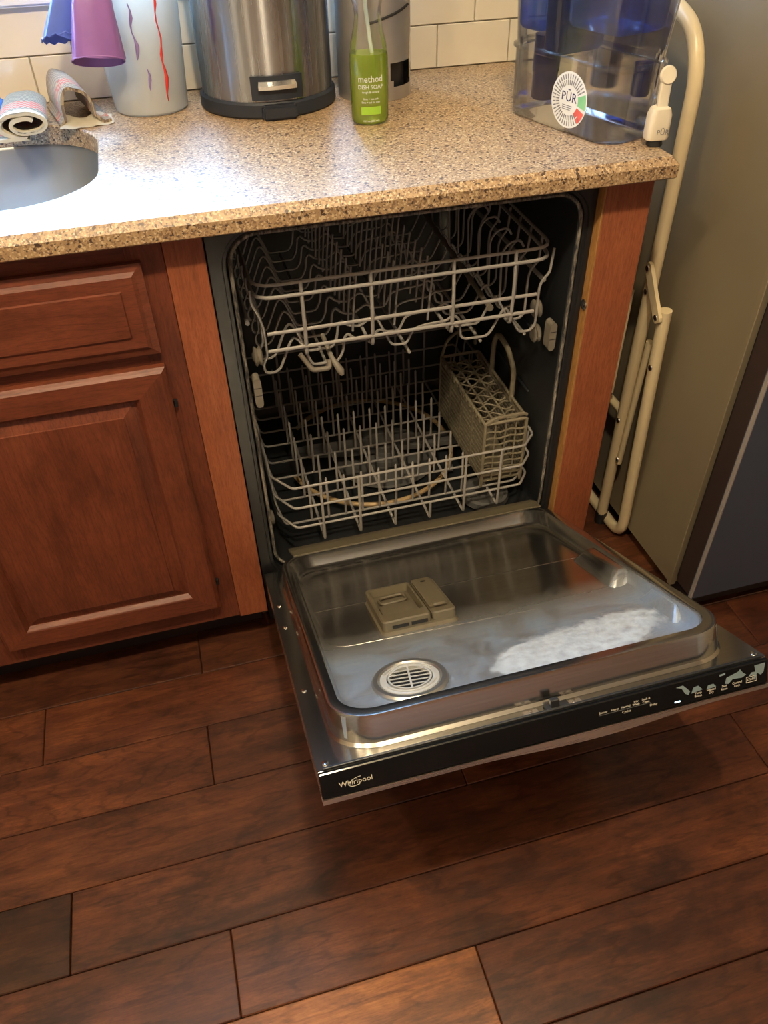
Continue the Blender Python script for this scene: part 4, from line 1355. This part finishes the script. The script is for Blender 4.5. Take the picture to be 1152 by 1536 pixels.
def glove(mat, label, cuff_c, cuff_r, mid_c, mid_r, top_c, top_r, into_c, flat, tilt, scallop):
    g = thing('rubber_glove', cuff_c, label, 'glove')
    b = bmesh.new()
    ctr = [Vector(cuff_c), Vector(cuff_c).lerp(Vector(mid_c), 0.08), Vector(mid_c), Vector(top_c), Vector(into_c[0]), Vector(into_c[1])]
    rad = [cuff_r, cuff_r * 0.985, mid_r, top_r, top_r * 0.8, top_r * 0.45]
    loops = []
    n = 36
    for i, (c, r) in enumerate(zip(ctr, rad)):
        t = (ctr[min(i + 1, 5)] - ctr[max(i - 1, 0)]).normalized()
        u = Vector((1, 0, 0))
        u = (u - t * u.dot(t)).normalized()
        v = t.cross(u)
        lp = []
        for k in range(n):
            a = 2 * math.pi * k / n
            w = 1 + (0.05 * math.sin(3 * a + i) + 0.03 * math.sin(7 * a)) * min(1, i)
            p = c + u * math.cos(a) * r * w + v * math.sin(a) * r * flat * w
            if i == 0:
                p = p + t * (0.0022 * math.sin(a * 12) if scallop else 0) + t * math.cos(a) * tilt - t * math.sin(a) * 0.009
            lp.append(p)
        loops.append(lp)
    loft(b, loops, cap1=True)
    inner = [[p + (c - p) * 0.05 for p in lp] for lp, c in zip(loops[:4], ctr)]
    loft(b, inner)
    obj('glove_body', b, mat, g, 60)
    b = bmesh.new()
    tube(b, loops[0], 0.0011, 6, closed=True)
    obj('cuff_bead', b, mat, g, 60)
    return g
glove('purple', 'purple rubber glove hanging cuff down over the tub rim', (-0.100, 0.405, 1.012), 0.041, (-0.092, 0.415, 1.085), 0.031, (-0.075, 0.425, 1.150), 0.018,
      ((-0.058, 0.452, 1.165), (-0.045, 0.475, 1.130)), 0.62, 0.002, False)
glove('blue', 'blue rubber glove hanging behind the purple one on the tub rim', (-0.150, 0.452, 1.040), 0.028, (-0.130, 0.455, 1.085), 0.024, (-0.105, 0.462, 1.150), 0.015,
      ((-0.082, 0.478, 1.166), (-0.068, 0.492, 1.130)), 0.6, 0.014, True)

# towels
tw = thing('dish_towel', (-0.232, 0.44, T), 'rolled grey knit dish towel with white hem beside the sink', 'towel')
def spiral(off):
    pts = []
    for k in range(61):
        t = k / 60
        a = -math.pi / 2 - t * math.pi * 3.3
        q = 1 - t * 0.62
        pts.append((0.043 * q * math.cos(a) * (1 + 0.05 * math.sin(5 * t)), 0.0205 * q * math.sin(a) + 0.0235))
    pts = [(-0.052, 0.0022), (-0.035, 0.0022), (-0.02, 0.002)] + pts
    return pts
def ribbon(pts, y0, y1, th, ny=6, skew=0.0, wob=0.002):
    b = bmesh.new()
    outs, ins = [], []
    for i, p in enumerate(pts):
        a, c = pts[max(i - 1, 0)], pts[min(i + 1, len(pts) - 1)]
        d = math.hypot(c[0] - a[0], c[1] - a[1]) or 1
        nx, nz = -(c[1] - a[1]) / d, (c[0] - a[0]) / d
        outs.append((p[0] + nx * th, p[1] + nz * th))
        ins.append((p[0] - nx * th, p[1] - nz * th))
    ring = outs + ins[::-1]
    loops = []
    for j in range(ny + 1):
        t = j / ny
        loops.append([(x * (1 - 0.06 * t) + skew * t, y0 + (y1 - y0) * t + wob * math.sin(9 * x / 0.05), max(z * (1 + 0.10 * math.sin(t * 2.5)), 0.0006)) for x, z in ring])
    loft(b, loops, True, True)
    return b
b = ribbon(spiral(0), 0.375, 0.505, 0.0019, 8, -0.004)
bmesh.ops.translate(b, verts=b.verts, vec=(-0.2335, 0, T))
obj('cloth', b, 'towel', tw, 60)
b = ribbon(spiral(0), 0.3725, 0.3795, 0.0030, 1, 0.0)
bmesh.ops.translate(b, verts=b.verts, vec=(-0.2335, 0, T))
obj('hem', b, 'hem', tw, 60)

tw2 = thing('dish_towel', (-0.142, 0.48, T), 'crumpled beige knit dish towel folded between tub and rolled towel', 'towel')
om = []
for k in range(41):
    t = k / 40
    a = math.pi * (1.18 - 1.36 * t)
    om.append((0.026 * math.cos(a) - 0.012 + 0.006 * math.sin(t * 7), 0.030 + 0.031 * math.sin(a) + 0.004 * math.sin(t * 9)))
pts = [(-0.044, 0.004), (-0.040, 0.004)] + om + [(0.028, 0.004), (0.040, 0.0035)]
b = ribbon(pts, 0.432, 0.560, 0.0024, 8, -0.030, 0.004)
bmesh.ops.translate(b, verts=b.verts, vec=(-0.1415, 0, T))
obj('cloth', b, 'towel2', tw2, 60)
b = bmesh.new()
G = [[(-0.188 + 0.088 * i / 10 + 0.002 * math.sin(j), 0.412 + 0.05 * j / 6 + 0.016 * abs(i / 10 - 0.35) , T + 0.0012 + 0.010 * (j / 6) * (0.6 + 0.4 * math.sin(i * 1.1)) + 0.001 * math.sin(i * 2)) for i in range(11)] for j in range(7)]
GV = [[b.verts.new(p) for p in r] for r in G]
for j in range(6):
    for i in range(10):
        b.faces.new((GV[j][i], GV[j][i + 1], GV[j + 1][i + 1], GV[j + 1][i]))
bmesh.ops.solidify(b, geom=b.faces[:], thickness=-0.0022)
obj('hem', b, 'hem', tw2, 60)
b = bmesh.new()
loft(b, [[(x, yy, z) for x, yy in rrect(-0.330 + d, -0.275 - d, 0.47 + d, 0.545 - d, 0.02, 5)] for d, z in ((0.004, T + 0.0006), (0.0, T + 0.006), (0.0, T + 0.026), (0.005, T + 0.032))], True, True)
tag(obj('sponge', b, 'sponge', smooth=40), 'blue sponge behind the rolled dish towel', 'sponge')

# ------------------------------------------------------------------ water dispenser
PU = Vector((0.283, -0.959, 0)).normalized()       # towards the tap end
PV = Vector((0.959, 0.283, 0)).normalized()
PC = Vector((0.638, 0.168, T))
wd = thing('water_dispenser', PC, 'clear water filter tank with blue reservoir and white tap', 'water dispenser')
def pl_loop(hl, hw, r, z, du=0.0, n=7):
    return [PC + PU * (u + du) + PV * v + Vector((0, 0, z)) for u, v in rrect(-hl, hl, -hw, hw, r, n)]
b = bmesh.new()
loft(b, [pl_loop(0.118, 0.052, 0.034, 0.0006), pl_loop(0.124, 0.057, 0.036, 0.006), pl_loop(0.126, 0.058, 0.037, 0.098), pl_loop(0.130, 0.062, 0.039, 0.101), pl_loop(0.130, 0.062, 0.039, 0.105),
         pl_loop(0.126, 0.058, 0.039, 0.107), pl_loop(0.134, 0.062, 0.040, 0.21), pl_loop(0.137, 0.063, 0.040, 0.2125), pl_loop(0.137, 0.063, 0.040, 0.216),
         pl_loop(0.132, 0.058, 0.038, 0.216)], cap0=True)
obj('clear_tank', b, 'tank', wd, 40)
for hl, du, z0 in ((0.030, -0.088, 0.126), (0.022, -0.032, 0.100), (0.058, 0.052, 0.143)):
    b = bmesh.new()
    loft(b, [pl_loop(hl - 0.006, 0.046, 0.012, z0, du), pl_loop(hl - 0.001, 0.050, 0.014, z0 + 0.006, du), pl_loop(hl, 0.052, 0.014, 0.208, du)], cap0=True, cap1=True)
    obj('reservoir_tank', b, 'bluetank' if z0 != 0.100 else 'navytank', wd, 40)
b = bmesh.new()
loft(b, [pl_loop(0.1225, 0.051, 0.035, 0.098), pl_loop(0.124, 0.0515, 0.035, 0.101), pl_loop(0.1245, 0.052, 0.035, 0.110)], cap0=False, cap1=False)
obj('tank_shelf', b, 'clear', wd, 40)
b = bmesh.new()
fc_ = PC + PU * -0.078 + PV * -0.012
lathe(b, [(0.018, T + 0.024), (0.0205, T + 0.027), (0.0205, T + 0.064), (0.022, T + 0.066), (0.022, T + 0.118)], fc_.x, fc_.y, 24)
obj('filter_cartridge', b, 'filterblue', wd, 40)
b = bmesh.new()
fc_ = PC + PU * 0.092 + PV * 0.030
lathe(b, [(0.012, T + 0.055), (0.014, T + 0.058), (0.014, T + 0.100)], fc_.x, fc_.y, 24)
obj('float_gauge', b, 'filterblue', wd, 40)
b = bmesh.new()
loft(b, [pl_loop(0.139, 0.065, 0.042, 0.2165), pl_loop(0.140, 0.066, 0.042, 0.224), pl_loop(0.13, 0.056, 0.04, 0.232)], True, True)
obj('lid', b, 'bluetank', wd, 40)
# round sticker on the long side
SO = PC + PU * 0.0335 - PV * 0.0586 + Vector((0, 0, 0.0495))
def side(bm, dz=0.0):
    return place(bm, SO - PV * dz, PU, (0, 0, 1))
def disc(r0, r1, a0=0, a1=360, n=48, h=0.0003):
    b = bmesh.new()
    a = [R(a0 + (a1 - a0) * k / n) for k in range(n + 1)]
    lo = [[(r0 * math.cos(t), r0 * math.sin(t), 0) for t in a], [(r1 * math.cos(t), r1 * math.sin(t), 0) for t in a],
          [(r1 * math.cos(t), r1 * math.sin(t), h) for t in a], [(r0 * math.cos(t), r0 * math.sin(t), h) for t in a]]
    loft(b, lo, closed=False, wrap=True)
    return b
SRr = 0.0395
obj('sticker', side(disc(0.0, SRr)), 'sticker', wd)
for a in range(30, 322, 9):
    b = bmesh.new()
    box(b, SRr * 0.54, SRr * 0.92, -0.0009, 0.0009, 0, 0.0003)
    bmesh.ops.rotate(b, verts=b.verts, cent=(0, 0, 0), matrix=Matrix.Rotation(R(a), 3, 'Z'))
    obj('sticker_print', side(b, 0.0003), 'grey', wd)
obj('sticker_print', side(disc(SRr * 0.72, SRr * 0.75, 28, 322), 0.0004), 'sticker', wd)
obj('green_sector', side(disc(SRr * 0.52, SRr * 0.95, -12, 22, 8), 0.0003), 'green', wd)
obj('red_sector', side(disc(SRr * 0.52, SRr * 0.95, -50, -20, 8), 0.0003), 'redprint', wd)
obj('brand_lettering', side(place(text_bm('P\u016aR', 0.0185), (0, 0.004, 0), (1, 0, 0), (0, 1, 0)), 0.0004), 'navy', wd)
for k in range(3):
    obj('sticker_print', side(B(-0.013, 0.009 - 0.002 * k, -0.0082 - 0.0028 * k, -0.0072 - 0.0028 * k, 0, 0.0002), 0.0004), 'grey', wd)
# tap
TP = PC + PU * 0.1285 + PV * 0.014
b = bmesh.new()
tube(b, [TP - PU * 0.012 + Vector((0, 0, 0.030)), TP + PU * 0.024 + Vector((0, 0, 0.030))], 0.010, 14)
obj('tap_stem', b, 'clear', wd, 50)
TO = TP + PU * 0.024
TPU = Vector((-0.10, -0.99, 0)).normalized()
TPV = Vector((0.99, -0.10, 0)).normalized()
def tl(hw, hd, r, z, du=0.0):
    return [TO + TPV * u + TPU * (v + du) + Vector((0, 0, z)) for u, v in rrect(-hw, hw, -hd, hd, r, 5)]
b = bmesh.new()
loft(b, [tl(0.0165, 0.012, 0.008, 0.010), tl(0.0175, 0.013, 0.008, 0.013), tl(0.0168, 0.013, 0.008, 0.044), tl(0.0135, 0.012, 0.008, 0.053), tl(0.008, 0.008, 0.005, 0.056)], True, True)
obj('tap_body', b, 'white', wd, 40)
b = bmesh.new()
lathe(b, [(0.012, T + 0.0008), (0.0125, T + 0.003), (0.0105, T + 0.010)], TO.x, TO.y, 20)
obj('tap_spout', b, 'black', wd, 40)
b = bmesh.new()
loft(b, [tl(0.0078, 0.005, 0.003, 0.050, 0.003), tl(0.0085, 0.0045, 0.003, 0.068, 0.001), tl(0.0085, 0.004, 0.003, 0.088, 0.001)], True, True)
lv = obj('tap_lever', b, 'white', wd, 40)
b = bmesh.new()
lathe(b, [(0.0, -0.0035), (0.011, -0.0035), (0.0128, -0.001), (0.0128, 0.001), (0.011, 0.0035), (0.0, 0.0035)], 0, 0, 24, cap0=False, cap1=False)
place(b, TO + TPU * 0.001 + Vector((0.001, 0, 0.096)), TPV, (TPU * -0.25 + Vector((0, 0, 1))))
obj('lever_knob', b, 'white', lv, 40)
b = text_bm('P\u016aR', 0.0105)
place(b, TO + TPU * 0.0132 + TPV * 0.004 + Vector((0, 0, 0.0215)), TPV, (0, 0, 1))
obj('brand_lettering', b, 'grey', wd)
